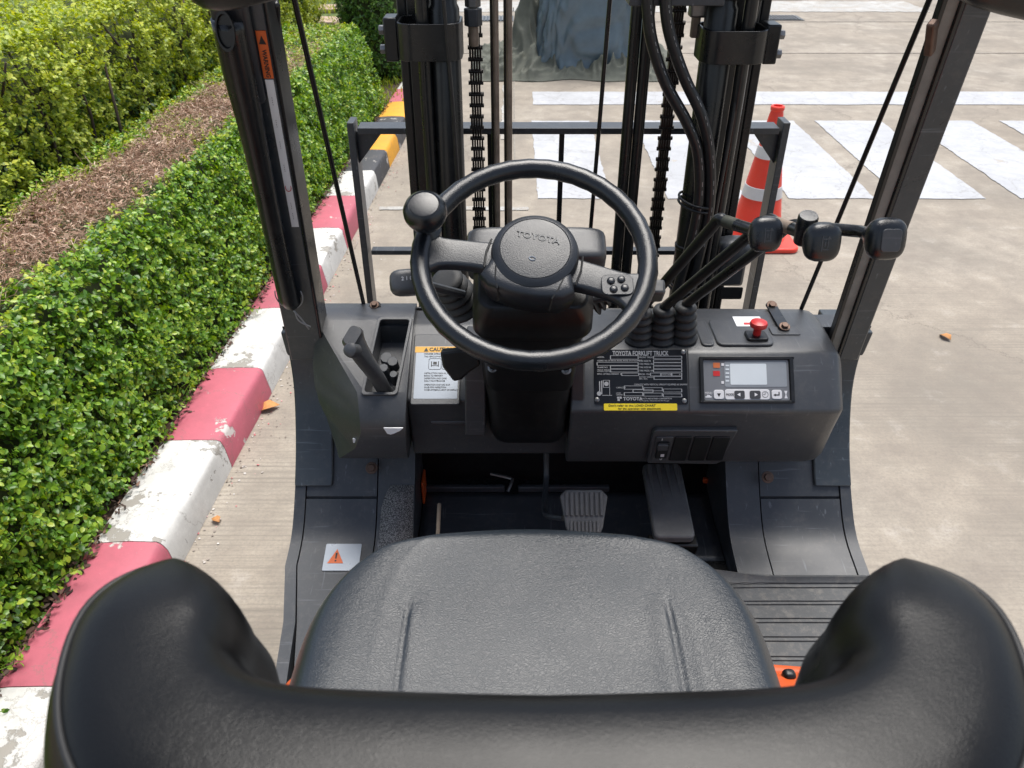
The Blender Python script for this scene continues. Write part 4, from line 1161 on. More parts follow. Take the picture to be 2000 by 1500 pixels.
# boots and stalks beside the column
def bellows(p, q, r0, r1, n, name, parent, mat=None, seg=20):
    p = Vector(p); q = Vector(q); L_ = (q - p).length; prof = [(r0 * .6, 0)]
    for k in range(n):
        r = r0 + (r1 - r0) * k / max(1, n - 1); z0 = L_ * k / n; z1 = L_ * (k + 1) / n
        prof += [(r * .82, z0 + (z1 - z0) * .05), (r * .97, z0 + (z1 - z0) * .35), (r, z0 + (z1 - z0) * .52), (r * .97, z0 + (z1 - z0) * .66), (r * .82, z0 + (z1 - z0) * .98)]
    prof += [(r1 * .55, L_)]
    return MB().lathe(prof, seg, look(p, q - p)).build(name, mat or M['rubber'], parent, smooth=60)
bellows(at(905, 600, y=1.20), at(868, 545, y=1.17), .040, .030, 5, 'column_boot', colm)
bellows(at(1150, 575, y=1.20), at(1205, 552, y=1.20), .040, .026, 5, 'column_boot', colm)
MB().tube([at(905, 575, y=1.14), at(830, 556, y=1.10), at(800, 551, y=1.085)], [.007, .0075, .008], 10).build('stalk_arm', M['plastic'], colm)
stk = MB().lump(.028, .020, .017, look(at(797, 552, y=1.075), (.1, -.75, .65), (0, 0, 1)), e=.6).build('signal_stalk', M['plastic'], colm, smooth=180)
text('2 1 0', .008, look(at(800, 549, y=1.052), (.1, -.75, .65)) @ tr(-.012, .004, .001), M['button_white'], colm, depth=.0002)
mb = MB().tube([at(1160, 585, y=1.16), at(1280, 566, y=1.13)], .007, 10); mb.build('stalk_arm', M['plastic'], colm)
MB().box((0, 0, 0), (.022, .026, .036), look(at(1283, 568, y=1.13), (0, -.6, .8))).build('direction_stalk', M['plastic'], colm, bevel=.005)

# wheel: rim, spokes, hub, spinner knob
RR = .1665
pts = [W @ Vector((RR * math.cos(2 * math.pi * k / 72), RR * math.sin(2 * math.pi * k / 72), 0)) for k in range(72)]
rr = [.0152 - .0008 * (.5 + .5 * math.cos(2 * math.pi * k / 72 * 36)) for k in range(72)]
wheel = bpy.data.objects.new('steering_wheel', None); COL.objects.link(wheel); attach(wheel, FL)
MB().tube(pts, rr, 20, loop=True).build('rim', M['rim'], wheel, smooth=180)
for sgn in (1, -1):
    rings = []
    for i in range(11):
        f = i / 10; r = .045 + (.160 - .045) * f; a = R(-9) * f if sgn > 0 else R(180) + R(9) * f
        c = Vector((r * math.cos(a), r * math.sin(a) - .006 * (1 - f), 0)); zc = -.012 + .010 * f * f
        wd = .027 - .003 * math.sin(math.pi * f) + .014 * max(0, (f - .75) / .25) ** 2; th = .011 - .002 * f
        t_ = Vector((-math.sin(a), math.cos(a), 0))
        rings.append([W @ (c + t_ * x + Vector((0, 0, zc + y))) for x, y in rrect(2 * wd, 2 * th, th * .75, 4)])
    MB().loft(rings).build('spoke', M['grained'], wheel, smooth=50)
def hubpoly(s):
    top = [(.064 * s * math.cos(R(a)), .002 + .064 * s * math.sin(R(a))) for a in range(-12, 193, 9)]
    return top + [(-.068 * s, -.030 * s), (-.076 * s, -.052 * s), (-.060 * s, -.066 * s), (-.02 * s, -.074 * s), (.02 * s, -.074 * s), (.060 * s, -.066 * s), (.076 * s, -.052 * s), (.068 * s, -.030 * s)]
rings = []
for z, s in ((-.05, .86), (-.046, .90), (-.012, .99), (.002, 1.0), (.008, .97), (.0115, .91), (.013, .80), (.0135, .5), (.0135, .3)):
    rings.append([W @ Vector((x * .93, y * .93, z)) for x, y in hubpoly(s)])
MB().loft(rings).build('hub', M['grained'], wheel, smooth=40)
MB().lathe([(.0645, -.02), (.0645, .006), (.0620, .0135), (.0570, .0180), (.0520, .0198), (.0512, .0190), (.0504, .0199), (.038, .0212), (.020, .0218), (.0003, .022)], 56, W @ tr(0, .006, 0)).build('horn_pad', M['grained'], wheel, smooth=25)
for sx_ in (-1, 1):
    MB().tube([W @ Vector((sx_ * .050, -.030, .0125)), W @ Vector((sx_ * .046, -.050, .0125)), W @ Vector((sx_ * .040, -.064, .008)), W @ Vector((sx_ * .038, -.068, -.02))], .0014, 6).build('hub_groove', M['ink'], wheel)
    MB().tube([W @ Vector((sx_ * .069, .020, .000)), W @ Vector((sx_ * .071, -.005, .0012)), W @ Vector((sx_ * .068, -.030, .000))], .0016, 6).build('spoke_groove', M['ink'], wheel)
text('TOYOTA', .0140, W @ tr(0, .0235, .0218), M['ink'], wheel, align='CENTER', bold=.016, depth=.0006, sx=1.12)  # dark copy, paints the shaded edge of the embossed word
text('TOYOTA', .0140, W @ tr(.0007, .0228, .0221), M['letter_lit'], wheel, align='CENTER', bold=.0, depth=.0006, sx=1.12)  # lighter offset copy, paints the light caught by the embossing
MB().tube([W @ Vector((.0045 * math.cos(R(a)), -.014 + .003 * math.sin(R(a)), .0222)) for a in range(20, 341, 20)], .0009, 6).build('hub_emblem', M['silver_label'], wheel)
# spinner knob
ka = R(163 + 13); kp = W @ Vector((RR * .985 * math.cos(ka), RR * .985 * math.sin(ka), .012))
KM = W.copy(); KM.translation = kp
MB().lathe([(.019, -.022), (.020, -.006), (.0125, .002), (.0115, .010), (.017, .014), (.027, .022), (.0315, .033), (.0315, .041), (.028, .050), (.023, .0545), (.0215, .0535), (.0205, .0545), (.012, .0560), (.0003, .0562)], 36, KM).build('spinner_knob', M['rim'], wheel, smooth=28)
# button pad on right spoke
a = R(-9 + 0); bc = W @ Vector((.128 * math.cos(a), .128 * math.sin(a), .0062))
BM = W.copy() @ Matrix.Rotation(R(14), 4, 'Z'); BM.translation = bc
MB().prism(rrect(.046, .034, .009, 4), -.001, .0015, BM).build('button_pad', M['grained'], wheel, bevel=.001)
for x, y in ((-.009, .006), (.006, .008), (-.006, -.008), (.010, -.006)):
    MB().lathe([(.0062, .001), (.0055, .0035), (.003, .0045), (.0003, .0047)], 14, BM @ tr(x, y, 0)).build('button', M['rim'], wheel, smooth=60)

# --- hydraulic levers
def knob(axis_from, axis_to, size, name, parent, square=.55):
    p = Vector(axis_from); q = Vector(axis_to); d = (q - p)
    Mx = look(q, d, (0, 0, 1)); rings = []
    for z, r, e in ((-.050, .010, 1), (-.047, .0125, 1), (-.036, .015, .9), (-.026, .0195, .85), (-.012, .0255, .8), (0, .0285, .74), (.009, .0275, .68), (.015, .0240, .62), (.0185, .018, .6), (.0195, .010, .6), (.0198, .0005, .6)):
        ring = []
        for k in range(28):
            t_ = 2 * math.pi * k / 28
            f = lambda x: math.copysign(abs(x) ** e, x)
            ring.append(Mx @ Vector((r * size * f(math.cos(t_)), r * size * 1.08 * f(math.sin(t_)), z * size)))
        rings.append(ring)
    o = MB().loft(rings).build(name, M['rim'], parent, smooth=60)
    return Mx
specs = [  # boot foot, boot top, rod bend, knob centre, mark
    ((1247, 668), (1253, 604, 1.45), (1404, 428, 1.22), (1494, 457, 1.075), (1440, 440, 1.19)),
    ((1290, 668), (1297, 600, 1.45), (1500, 430, 1.19), (1604, 472, 1.03), (1548, 447, 1.13)),
    ((1334, 666), (1340, 594, 1.45), (1545, 440, 1.20), (1728, 466, 1.05), (1680, 452, 1.12))]
for k, (b0, b1, bd, kn, kf) in enumerate(specs):
    B0 = at(*b0, z=1.130); B1 = at(b1[0], b1[1], t=b1[2]); BD = at(bd[0], bd[1], t=bd[2]); K = at(kn[0], kn[1], t=kn[2]); KF = at(kf[0], kf[1], t=kf[2])
    d1 = (BD - B1).normalized()
    pts = [B0.lerp(B1, .9)] + spline([B1, B1.lerp(BD, .85), BD, BD.lerp(KF, .35), KF], 5)
    if k == 0: pts = [B0.lerp(B1, .9)] + spline([B1, B1.lerp(BD, .5), B1.lerp(BD, .9), BD, BD.lerp(KF, .3), KF], 5)
    pts.append(K)
    lev = MB().tube(pts, .0092 if k < 2 else .0088, 12).build('lever', M['black_paint'], FL, smooth=60)
    bellows(B0, B1, .0272, .0205, 5, 'boot', lev)
    if k < 2:
        MB().tube([BD.lerp(KF, .35), KF], .0097, 12).build('rod_sleeve', M['rusty'] if k else plain('olive_sleeve', (.055, .058, .042), .5, vary=.4, vscale=60, metal=.2), lev)
    KM = knob(KF, K, (.80, .84, .92)[k], 'knob', lev)
    zf = .0198 * (.80, .84, .92)[k]
    if k == 2:
        MB().prism(rrect(.026, .030, .005, 4), zf - .002, zf + .0012, KM).build('knob_pad', M['plastic'], lev, bevel=.0008)
    else:
        mb = MB(); s_ = .75
        for c, dd in (((-.007, 0), (.0016, .026)), ((.0, .008), (.010, .0014)), ((.0, -.010), (.010, .0014)), ((.003, -.001), (.0014, .014)), ((-.002, -.001), (.0014, .008))):
            mb.box((c[0] * s_, c[1] * s_, zf), (dd[0] * s_, dd[1] * s_, .0012), KM)
        mb.add([(.003 - .003, .006, zf + .0006), (.003 + .003, .006, zf + .0006), (.003, .010, zf + .0006)], [(0, 1, 2)], KM)
        mb.build('knob_mark', M['plastic'], lev, smooth=0)
        if k == 1:
            MB().lathe([(.011, -.03), (.0135, -.006), (.0135, .012), (.012, .015), (.0003, .0155)], 20, look(at(1575, 438, t=1.07), (-.05, -.25, .9))).build('side_switch', M['rim'], lev, smooth=40)

# --- overhead guard: front pillars, rear pillars, roof
def pil(fx0, fx1, y_off, zs=(1.10, 1.74, 2.06)):
    """pillar axis: foot -> head"""
    return None
PLf, PLt = Vector((-.408, 1.345, 1.05)), Vector((-.333, 1.045, 2.06))
PRf, PRt = Vector((.664, 1.345, 1.05)), Vector((.573, 1.045, 2.06))
def pillar_piece(foot, top, x0, x1, d0, d1, name, mat, parent=None, bevel=.003):
    ax = (top - foot).normalized(); ex = Vector((1, 0, 0)); ey = (ex.cross(ax)).normalized() * -1; ey = ax.cross(ex).normalized()
    # ey points rearwards/up; build box between lateral offsets x0..x1 and depth d0..d1 (towards the driver positive)
    back = Vector((0, -1, 0)); back = (back - ax * back.dot(ax)).normalized()
    vs_ = []
    for p in (foot, top):
        for x, d in ((x0, d0), (x1, d0), (x1, d1), (x0, d1)): vs_.append(p + ex * x + back * d)
    return MB().add(vs_, [(0, 1, 2, 3), (7, 6, 5, 4), (0, 4, 5, 1), (1, 5, 6, 2), (2, 6, 7, 3), (3, 7, 4, 0)]).build(name, mat, parent or FL, bevel=bevel)
guard = pillar_piece(PLf, PLt, -.038, .030, -.05, .0, 'front_pillar', M['pillar'])
pillar_piece(PLf, PLt, .0285, .034, -.055, .002, 'pillar_edge', M['black_paint'], guard)
# assist grip on the left pillar
def onp(f, x, d, foot=PLf, top=PLt):
    ax = (top - foot).normalized(); back = Vector((0, -1, 0)); back = (back - ax * back.dot(ax)).normalized()
    return foot.lerp(top, f) + Vector((1, 0, 0)) * x + back * d
zf = lambda z: (z - 1.05) / 1.01
gp = spline([onp(zf(1.215), -.010, .004), onp(zf(1.225), -.010, .014), onp(zf(1.26), -.010, .022), onp(zf(1.40), -.011, .024), onp(zf(1.56), -.013, .020), onp(zf(1.64), -.016, .014), onp(zf(1.72), -.018, .010)], 6)
gr = []
for i, p in enumerate(gp):
    f = i / (len(gp) - 1)
    gr.append(.0165 if f < .55 else .0165 + .006 * min(1, (f - .55) / .3))
gr[0] = .012
grip = MB().tube(gp, gr, 18, sx=1.0).build('grab_handle', M['black_paint'], guard, smooth=180)
pillar_piece(onp(zf(1.60), 0, 0), onp(zf(1.80), 0, 0), -.040, .012, 0, .016, 'handle_mount', M['grained'], guard, .008)
MB().lathe([(.0125, -.002), (.0125, .003), (.0105, .003), (.0095, -.003), (.0003, -.0045)], 24, look(onp(zf(1.715), -.016, .034), (0, -1, .1)) @ Matrix.Diagonal((1, 2.0, 1, 1))).build('mount_hole', M['plastic_dark'], guard)
# stickers beside the grip
def strip(f0, f1, x0, x1, name, mat, lift=.0012):
    return pillar_piece(onp(f0, 0, 0), onp(f1, 0, 0), x0, x1, .0, lift, name, mat, guard, 0)
wl = strip(zf(1.378), zf(1.632), .0135, .0255, 'pillar_label', M['white_label'])
ol = strip(zf(1.634), zf(1.70), .0125, .0265, 'warning_label', M['orange_label'])
def stick_text(s_, z, size, mat, parent, x=.0195, bold=.0):
    p = onp(zf(z), x, .0014); ax = (PLt - PLf).normalized()
    return text(s_, size, frame(p, -ax, (1, 0, 0)), mat, parent, align='CENTER', bold=bold)
stick_text('WARNING', 1.655, .0085, M['ink'], guard, bold=.02)
p = onp(zf(1.688), .0195, .0014); ax = (PLt - PLf).normalized()
MB().prism([(-.006, -.005), (-.006, .005), (.006, 0)], 0, .0004, frame(p, ax, (-1, 0, 0))).build('warning_mark', M['ink'], guard, smooth=0)
for z in (1.60, 1.565, 1.53, 1.49, 1.42, 1.40): stick_text('- - - -', z, .006, M['ink'], guard)
p = onp(zf(1.455), .0195, .0016); MB().tube([p + Vector((.0045 * math.cos(a), 0, .0065 * math.sin(a))) for a in [2 * math.pi * k / 20 for k in range(20)]], .0006, 5, loop=True).build('prohibition_mark', M['red'], guard)
# white tie looped round the foot of the grip
M['tie'] = plain('clear_tie', (.30, .30, .30), .35, vary=.1)
c = onp(zf(1.235), -.010, .004)
mb = MB().tube([c + Vector((.0245 * math.cos(a), -.012 - .006 * math.sin(a), .030 * math.sin(a))) for a in [R(t_) for t_ in range(160, 381, 10)]], .0012, 6)
mb.tube(spline([c + Vector((.004, -.014, -.030)), c + Vector((.014, -.010, -.048)), c + Vector((.024, -.004, -.075))], 4), .0014, 6)
mb.tube(spline([c + Vector((.006, -.014, -.030)), c + Vector((.010, -.012, -.052)), c + Vector((.028, -.004, -.070))], 4), .0014, 6)
mb.build('cable_tie', M['tie'], guard, smooth=180)
gR = pillar_piece(PRf, PRt, -.006, .034, -.05, .0, 'front_pillar', M['pillar'])
M['worn_grey'] = plain('worn_grey_paint', (.20, .20, .19), .5, vary=.35, vscale=12, dust=.25)
pillar_piece(PRf, PRt, -.029, -.012, -.012, -.002, 'pillar_channel', M['worn_grey'], gR, .001)
pillar_piece(PRf, PRt, -.036, -.0295, -.014, .001, 'pillar_edge', M['black_paint'], gR, .001)
pillar_piece(PRf, PRt, -.012, -.0065, -.05, .003, 'pillar_edge', M['black_paint'], gR, .001)
# pillar sockets: sleeves that run down the cowl sides
for foot, s_ in ((PLf, -1), (PRf, 1)):
    x0, x1 = (-.4525, -.374) if s_ < 0 else (.630, .7065)
    sl_ = [(a_ - .008, c_ + .004) for a_, c_ in PR if c_ > .80]
    sl_[-1] = (1.333, 1.122); sl_[-2] = (1.346, 1.06)
    prism_x(sl_ + [(1.43, 1.122), (1.43, .78)], x0, x1).build('pillar_socket', M['pillar'], FL, bevel=.003)
# clips on pillars
MB().bar(at(536, 0, y=1.19), at(538, 100, y=1.22), .012, .02).build('pillar_clip', M['black_paint'], guard, bevel=.004)
mb = MB().bar(at(1822, 42, x=.56), at(1815, 105, x=.575), .012, .016); mb.build('pillar_clip', M['rust_bolt'], gR, bevel=.003)
# rear pillars and roof bars overhead
for x in (-.36, .60):
    MB().bar((x, -.62, .98), (x, -.50, 2.06), .06, .07, (0, 1, 0)).build('rear_pillar', M['pillar'], FL, bevel=.006)
    MB().bar((x, -.55, 2.08), (x, 1.07, 2.08), .05, .05).build('roof_rail', M['pillar'], FL, bevel=.006)
for k in range(4):
    MB().bar((-.34 + .92 * (k + 1) / 5, -.52, 2.085), (-.34 + .92 * (k + 1) / 5, 1.04, 2.085), .014, .035).build('roof_bar', M['pillar'], FL)
# mirrors hung from the guard, only their lower lips in view
for u, v, s_ in ((490, 4, -1), (1975, 26, 1)):
    c = at(u, v, y=1.0) + Vector((0, 0, .052))
    mi = MB().lump(.080, .03, .055, Matrix.Translation(c) @ Matrix.Rotation(R(12 * s_), 4, 'Y'), e=.6).build('mirror', M['plastic_dark'], FL, smooth=60)
    MB().prism(rrect(.13, .062, .025, 6), -.003, .0, Matrix.Translation(c + Vector((0, -.0295, 0))) @ Matrix.Rotation(R(12 * s_), 4, 'Y') @ Matrix.Rotation(R(90), 4, 'X')).build('mirror_glass', M['glass_mirror'], mi)
    MB().tube([c + Vector((0, .02, .03)), c + Vector((-.05 * s_, .08, .16)), c + Vector((-.09 * s_, .08, .28))], .008, 8).build('mirror_arm', M['black_paint'], mi)

# thin rod frame behind the dash
L0, R0 = at(712, 602, y=1.425), at(1563, 608, y=1.425)
Lt, Rt = at(575, 0, y=1.19), at(1815, 0, y=1.225)
Lt2 = L0 + (Lt - L0) * 1.4; Rt2 = R0 + (Rt - R0) * 1.4
screen = MB().tube([Lt2, L0.lerp(Lt2, .01), L0, L0.lerp(R0, .01), R0.lerp(L0, .01), R0, R0.lerp(Rt2, .01), Rt2], .0042, 8).build('screen_frame', M['black_paint'], FL, smooth=60)
def strap(p, q, w, name='bracket_strap'):
    p = Vector(p); q = Vector(q); L_ = (q - p).length
    F_ = frame(p, q - p, (0, 1, .4) if abs((q - p).normalized().x) > .3 else (1, 0, 0))
    o = MB().prism(rrect(L_ + w, w, w * .48, 5, L_ / 2, 0), 0, .003, F_).build(name, M['black_paint'], screen, bevel=.0006)
    return F_
p, q = at(1505, 603, y=1.42) + Vector((0, 0, .006)), at(1531, 640, z=1.138)
strap(p, q, .022); bolt(p + Vector((0, -.003, .003)), (0, -.5, .86), .007, parent=screen); bolt(q + Vector((0, -.002, .003)), (0, -.3, .95), .007, parent=screen)
p = at(732, 597, y=1.40); strap(p, p + Vector((-.012, -.02, -.01)), .024); bolt(p + Vector((0, -.003, .003)), (0, -.5, .86), .006, parent=screen)

# --- mast
def vbar(x0, x1, y0, y1, z0, z1, name, mat, parent, bevel=.003):
    return MB().box(((x0 + x1) / 2, (y0 + y1) / 2, (z0 + z1) / 2), (x1 - x0, y1 - y0, z1 - z0)).build(name, mat, parent, bevel=bevel)
mast = bpy.data.objects.new('mast', None); COL.objects.link(mast); attach(mast, FL)
ZB, ZT = .08, 2.15
for s_, xo in ((-1, -.222), (1, .498)):
    xi = xo - s_ * .075
    a, c = min(xo, xo - s_ * .018), max(xo, xo - s_ * .018)
    vbar(a, c, 1.66, 1.80, ZB, ZT, 'mast_rail', M['black_paint'], mast)
    a, c = min(xo - s_ * .018, xi), max(xo - s_ * .018, xi)
    vbar(a, c, 1.66, 1.682, ZB, ZT, 'rail_flange', M['black_paint'], mast); vbar(a, c, 1.778, 1.80, ZB, ZT, 'rail_flange', M['black_paint'], mast)
    a, c = min(xi, xi + s_ * .05), max(xi, xi + s_ * .05)
    vbar(a, c, 1.69, 1.77, ZB + .1, ZT, 'inner_rail', M['black_paint'], mast)
    # lift cylinder
    cxx = -.128 if s_ < 0 else .390
    MB().lathe([(.031, .15), (.031, 1.18), (.0325, 1.182), (.0325, 1.188), (.030, 1.19), (.030, 1.66), (.026, 1.668), (.022, 2.1)], 28, tr(cxx, 1.605, 0)).build('lift_cylinder', M['black_paint'], mast, smooth=30)
    # tube running beside it
    tx = -.164 if s_ < 0 else .437
    MB().tube([(tx, 1.585, 2.1), (tx + .002 * s_, 1.585, 1.5), (tx, 1.60, .6)], .0125, 12).build('hydraulic_pipe', M['black_paint'], mast, smooth=60)
    # clamp band round rail and cylinder
    x0, x1 = (-.215, -.094) if s_ < 0 else (.355, .478)
    zc0, zc1 = (1.575, 1.640) if s_ < 0 else (1.570, 1.628)
    ringprism(MB(), rrect(x1 - x0, .11, .032, 6, (x0 + x1) / 2, 1.612), rrect(x1 - x0 - .010, .10, .028, 6, (x0 + x1) / 2, 1.612), zc0, zc1, None).build('clamp', M['black_paint'], mast, bevel=.001)
    xe = x0 - .012 if s_ < 0 else x1 + .012
    MB().box((xe, 1.612, (zc0 + zc1) / 2), (.026, .05, zc1 - zc0 + .012)).build('clamp_lug', M['black_paint'], mast, bevel=.003)
    for dz in (-.018, .016):
        Mx = look((xe + s_ * .013, 1.60, (zc0 + zc1) / 2 + dz), (s_, 0, 0))
        MB().prism(circle(.009, 6), 0, .010, Mx).build('clamp_bolt', M['steel'], mast, bevel=.001)
for z in (.5, 1.02): MB().box((.138, 1.80, z - .3), (.56, .03, .10)).build('mast_crossbar', M['black_paint'], mast, bevel=.004)
# plates and hose bracket at the top right of the view
MB().box((.298, 1.60, 1.678), (.172, .07, .018)).build('hose_bracket', M['panel'], mast, bevel=.002)
MB().box((.455, 1.60, 1.684), (.145, .05, .014)).build('hose_bracket', M['plastic_dark'], mast, bevel=.002)
MB().box((.352, 1.63, 1.655), (.034, .03, .028)).build('chain_anchor', M['steel'], mast, bevel=.004)
MB().box((.352, 1.64, 1.625), (.016, .016, .045)).build('anchor_bolt', M['rusty'], mast, bevel=.003)
# chains: leaf chain, one link after another
PITCH_L = .0235
def chain_mesh(odd):
    mb = MB(); n = 4 if odd else 5; w = .0225
    for k in range(n):
        x = (k - (n - 1) / 2) * (w / 4.2); h = PITCH_L * .80; r = .0094
        prof = []
        for j in range(24):
            a = 2 * math.pi * j / 24; yy = r * math.cos(a) * 1.0; zz = r * .9 * math.sin(a) + (h * .5 if math.sin(a) > 0 else -h * .5) * .8
            if abs(math.sin(a)) < .3: yy *= .82
            prof.append((yy, zz))
        mb.prism(prof, x - .0020, x + .0020, Matrix(((0, 0, 1, 0), (1, 0, 0, 0), (0, 1, 0, 0), (0, 0, 0, 1))))
    for zz in (-.5, .5):
        mb.tube([(-w * .68, 0, zz * PITCH_L), (w * .68, 0, zz * PITCH_L)], .0046, 8)
    me = bpy.data.meshes.new('link'); me.from_pydata(mb.v, [], mb.f); me.materials.append(M['greasy'])
    return me
LM = [chain_mesh(0), chain_mesh(1)]
for cx_, top in ((-.0765, 1.64), (.3385, 2.0)):
    ch = bpy.data.objects.new('chain', None); COL.objects.link(ch); attach(ch, mast)
    z = .80; k = 0
    while z < top:
        o = bpy.data.objects.new('link', LM[k % 2]); COL.objects.link(o); attach(o, ch); o.location = (cx_ + random.gauss(0, .0004), 1.75, z)
        o.rotation_euler = (0, 0, random.gauss(0, .02)); z += PITCH_L; k += 1
mb = MB().prism(circle(.0165, 6), 1.645, 1.69, tr(-.078, 1.72, 0)); mb.build('anchor_nut', M['steel'], mast, bevel=.002)
MB().prism(circle(.0185, 6), 1.61, 1.643, tr(-.078, 1.72, 0)).build('anchor_nut', M['panel'], mast, bevel=.002)
MB().lathe([(.0095, 1.572), (.0105, 1.576), (.0105, 1.612)], 14, tr(-.078, 1.72, 0)).build('anchor_bolt', M['rusty'], mast)
MB().lathe([(.010, 1.68), (.010, 2.0)], 12, tr(-.078, 1.72, 0)).build('anchor_bolt', M['steel'], mast)
# twin brown rods and their slotted end plates
for x in (-.033, -.0055):
    MB().tube([(x, 1.72, 2.1), (x, 1.72, 1.13)], .0062, 10).build('guide_rod', M['rusty'], mast, smooth=60)
    MB().tube([(x - .008, 1.735, 2.1), (x - .008, 1.735, .9)], .004, 8).build('guide_rod', M['black_paint'], mast, smooth=60)
    pl = [(-.011, -.045), (-.003, -.05), (.007, -.045), (.007, -.035), (.0115, -.032), (.0115, -.024), (.006, -.022), (.006, -.012), (.0115, -.009), (.0115, -.001), (.006, .001), (.006, .012), (.0115, .014), (.0115, .024), (.004, .026), (-.011, .026)]
    MB().prism(pl, -.002, .002, frame((x + .004, 1.70, 1.16), (1, 0, 0), (0, 0, 1))).build('end_plate', M['panel'], mast, bevel=.0006)
    MB().tube([(x + .004, 1.71, 1.12), (x + .012, 1.71, 1.05)], .004, 8).build('guide_rod', M['steel'], mast, smooth=60)
for x in (.246, .2705):
    MB().tube([(x, 1.70, 2.1), (x, 1.70, .6)], .0118, 14).build('hydraulic_pipe', M['black_paint'], mast, smooth=60)
MB().tube([at(1189, 0, y=1.70) + (at(1189, 0, y=1.70) - at(1144, 497, y=1.74)) * .5, at(1144, 560, y=1.745)], .0046, 8).build('cable', M['black_paint'], mast, smooth=60)
MB().tube([at(866, 0, y=1.56), at(884, 200, y=1.56), at(902, 470, y=1.57)], .0036, 8).build('cable', M['hose'], mast, smooth=60)
MB().tube([at(1483, 0, y=1.60), at(1440, 180, y=1.58), at(1400, 400, y=1.56), at(1372, 560, y=1.55)], .0045, 8).build('cable', M['hose'], mast, smooth=60)
h1 = [(1264, -60), (1265, 8), (1273, 80), (1301, 165), (1342, 240), (1364, 305), (1364, 400), (1345, 490), (1312, 600)]
h2 = [(1300, -60), (1300, 8), (1309, 70), (1336, 150), (1370, 225), (1386, 300), (1386, 400), (1366, 500), (1340, 600)]
for hp in (h1, h2):
    hs_ = spline([at(u, v, y=1.555) for u, v in hp], 6)
    ho = MB().tube(hs_, .0112, 14).build('hose', M['hose'], mast, smooth=60)
    dd = MB()
    for j in range(3, len(hs_) - 8):       # printed dashes along the hose
        if j % 3 == 2: continue
        a, c = hs_[j], hs_[j + 1]; tdir = (c - a).normalized(); out = Vector((.25, -.85, .45)); out = (out - tdir * out.dot(tdir)).normalized()
        dd.tube([a.lerp(c, .1) + out * .0110, a.lerp(c, .65) + out * .0110], .0006, 4)
    tag(dd.build('hose_print', M['silver_ink'], mast, smooth=0), kind='stuff')
for z in (1.295, 1.285, 1.10, 1.09):
    MB().tube([(.388 + .037 * math.cos(R(a)), 1.59 + .048 * math.sin(R(a)), z - .006 * math.cos(R(a))) for a in range(0, 360, 12)], .0028, 6, loop=True).build('hose_tie', M['plastic_dark'], mast, smooth=60)
# horn box low on the right of the mast
p = at(1425, 510, y=1.62)
hb_ = MB().box(tuple(p), (.062, .06, .10)).build('electrical_box', M['plastic'], mast, bevel=.008)
MB().lump(.036, .03, .03, tr(p.x, p.y - .02, p.z + .035), e=.6).build('horn', M['panel'], hb_, smooth=60)
MB().prism(rrect(.05, .03, .004, 3), 0, .003, frame((p.x + .005, p.y - .034, p.z - .062), (1, 0, 0), (0, 0, 1))).build('mounting_plate', M['black_paint'], hb_, bevel=.001)
bolt((p.x - .015, p.y - .034, p.z - .02), (0, -1, .2), .007, parent=hb_, mat=M['steel'])

# --- carriage, forks and load backrest
lbr = bpy.data.objects.new('load_backrest', None); COL.objects.link(lbr); attach(lbr, FL)
YL = 1.86; xl, xr = -.372, .632
MB().box(((xl + xr) / 2, YL, 1.366), (xr - xl - .03, .052, .014)).build('top_bar', M['panel'], lbr, bevel=.001)
MB().box(((xl + xr) / 2, YL, 1.056), (xr - xl - .03, .026, .012)).build('lower_bar', M['panel'], lbr, bevel=.001)
for x, s_ in ((xl, 1), (xr, -1)):
    MB().box((x, YL, .83), (.016, .052, 1.11)).build('side_post', M['panel'], lbr, bevel=.0015)
    MB().prism([(0, 0), (s_ * .062, 0), (0, -.075)], -.005, .005, frame((x + s_ * .008, YL, 1.359), (1, 0, 0), (0, 0, 1))).build('gusset', M['panel'], lbr, bevel=.0008)
for x in (-.052, .117, .285): MB().box((x, YL, .88), (.012, .012, .955)).build('guard_bar', M['black_paint'], lbr, bevel=.001)
for z in (.42, .12): MB().box(((xl + xr) / 2, 1.83, z), (xr - xl, .03, .10)).build('carriage_bar', M['black_paint'], lbr, bevel=.004)
for x in (-.12, .36):
    prism_x([(1.85, .5), (1.89, .5), (1.89, .09), (2.95, .06), (2.95, .045), (1.87, .04), (1.85, .06)], x - .06, x + .06).build('fork', M['black_paint'], FL, bevel=.004)

# --- driver seat
seat = bpy.data.objects.new('driver_seat', None); COL.objects.link(seat); attach(seat, FL)
SX = .026
def cush(a, b_):
    """a across 0..1, b 0 back .. 1 front: the top skin with its roll-over edge"""
    u = a * 2 - 1; v = b_
    hw = .298 - .010 * v
    fr = max(0, (v - .62) / .38)
    hw *= (1 - (fr * .96) ** 3.0) ** .5 if fr > 0 else 1
    yy = .20 + .608 * v - .050 * abs(u) ** 2 * max(0, (v - .4) / .6)
    x = SX + u * hw
    dish = .016 * (1 - min(1, abs(u) / .62) ** 2) * (1 - v * .5)
    bol = .015 * math.exp(-((abs(u) - .78) / .12) ** 2) * (1 - v)
    roll = -.085 * max(0, (abs(u) - .84) / .16) ** 2.2 - .070 * max(0, (v - .91) / .09) ** 2.0
    z = 1.150 + .010 * v - dish + bol + roll
    xa = abs(x - (SX + .005))
    fade = 1 if v < .70 else max(0, 1 - (v - .70) / .06)
    z -= .0026 * math.exp(-((xa - .155) / .0020) ** 2) * fade
    z += .0010 * math.exp(-((xa - .143) / .012) ** 2) * fade
    z += .0022 * mnoise.noise((x * 9, yy * 7, 3))
    return (x, yy, z)
cu = MB().grid(cush, 170, 130)
cushion = cu.build('seat_cushion', M['leather'], seat, smooth=180)
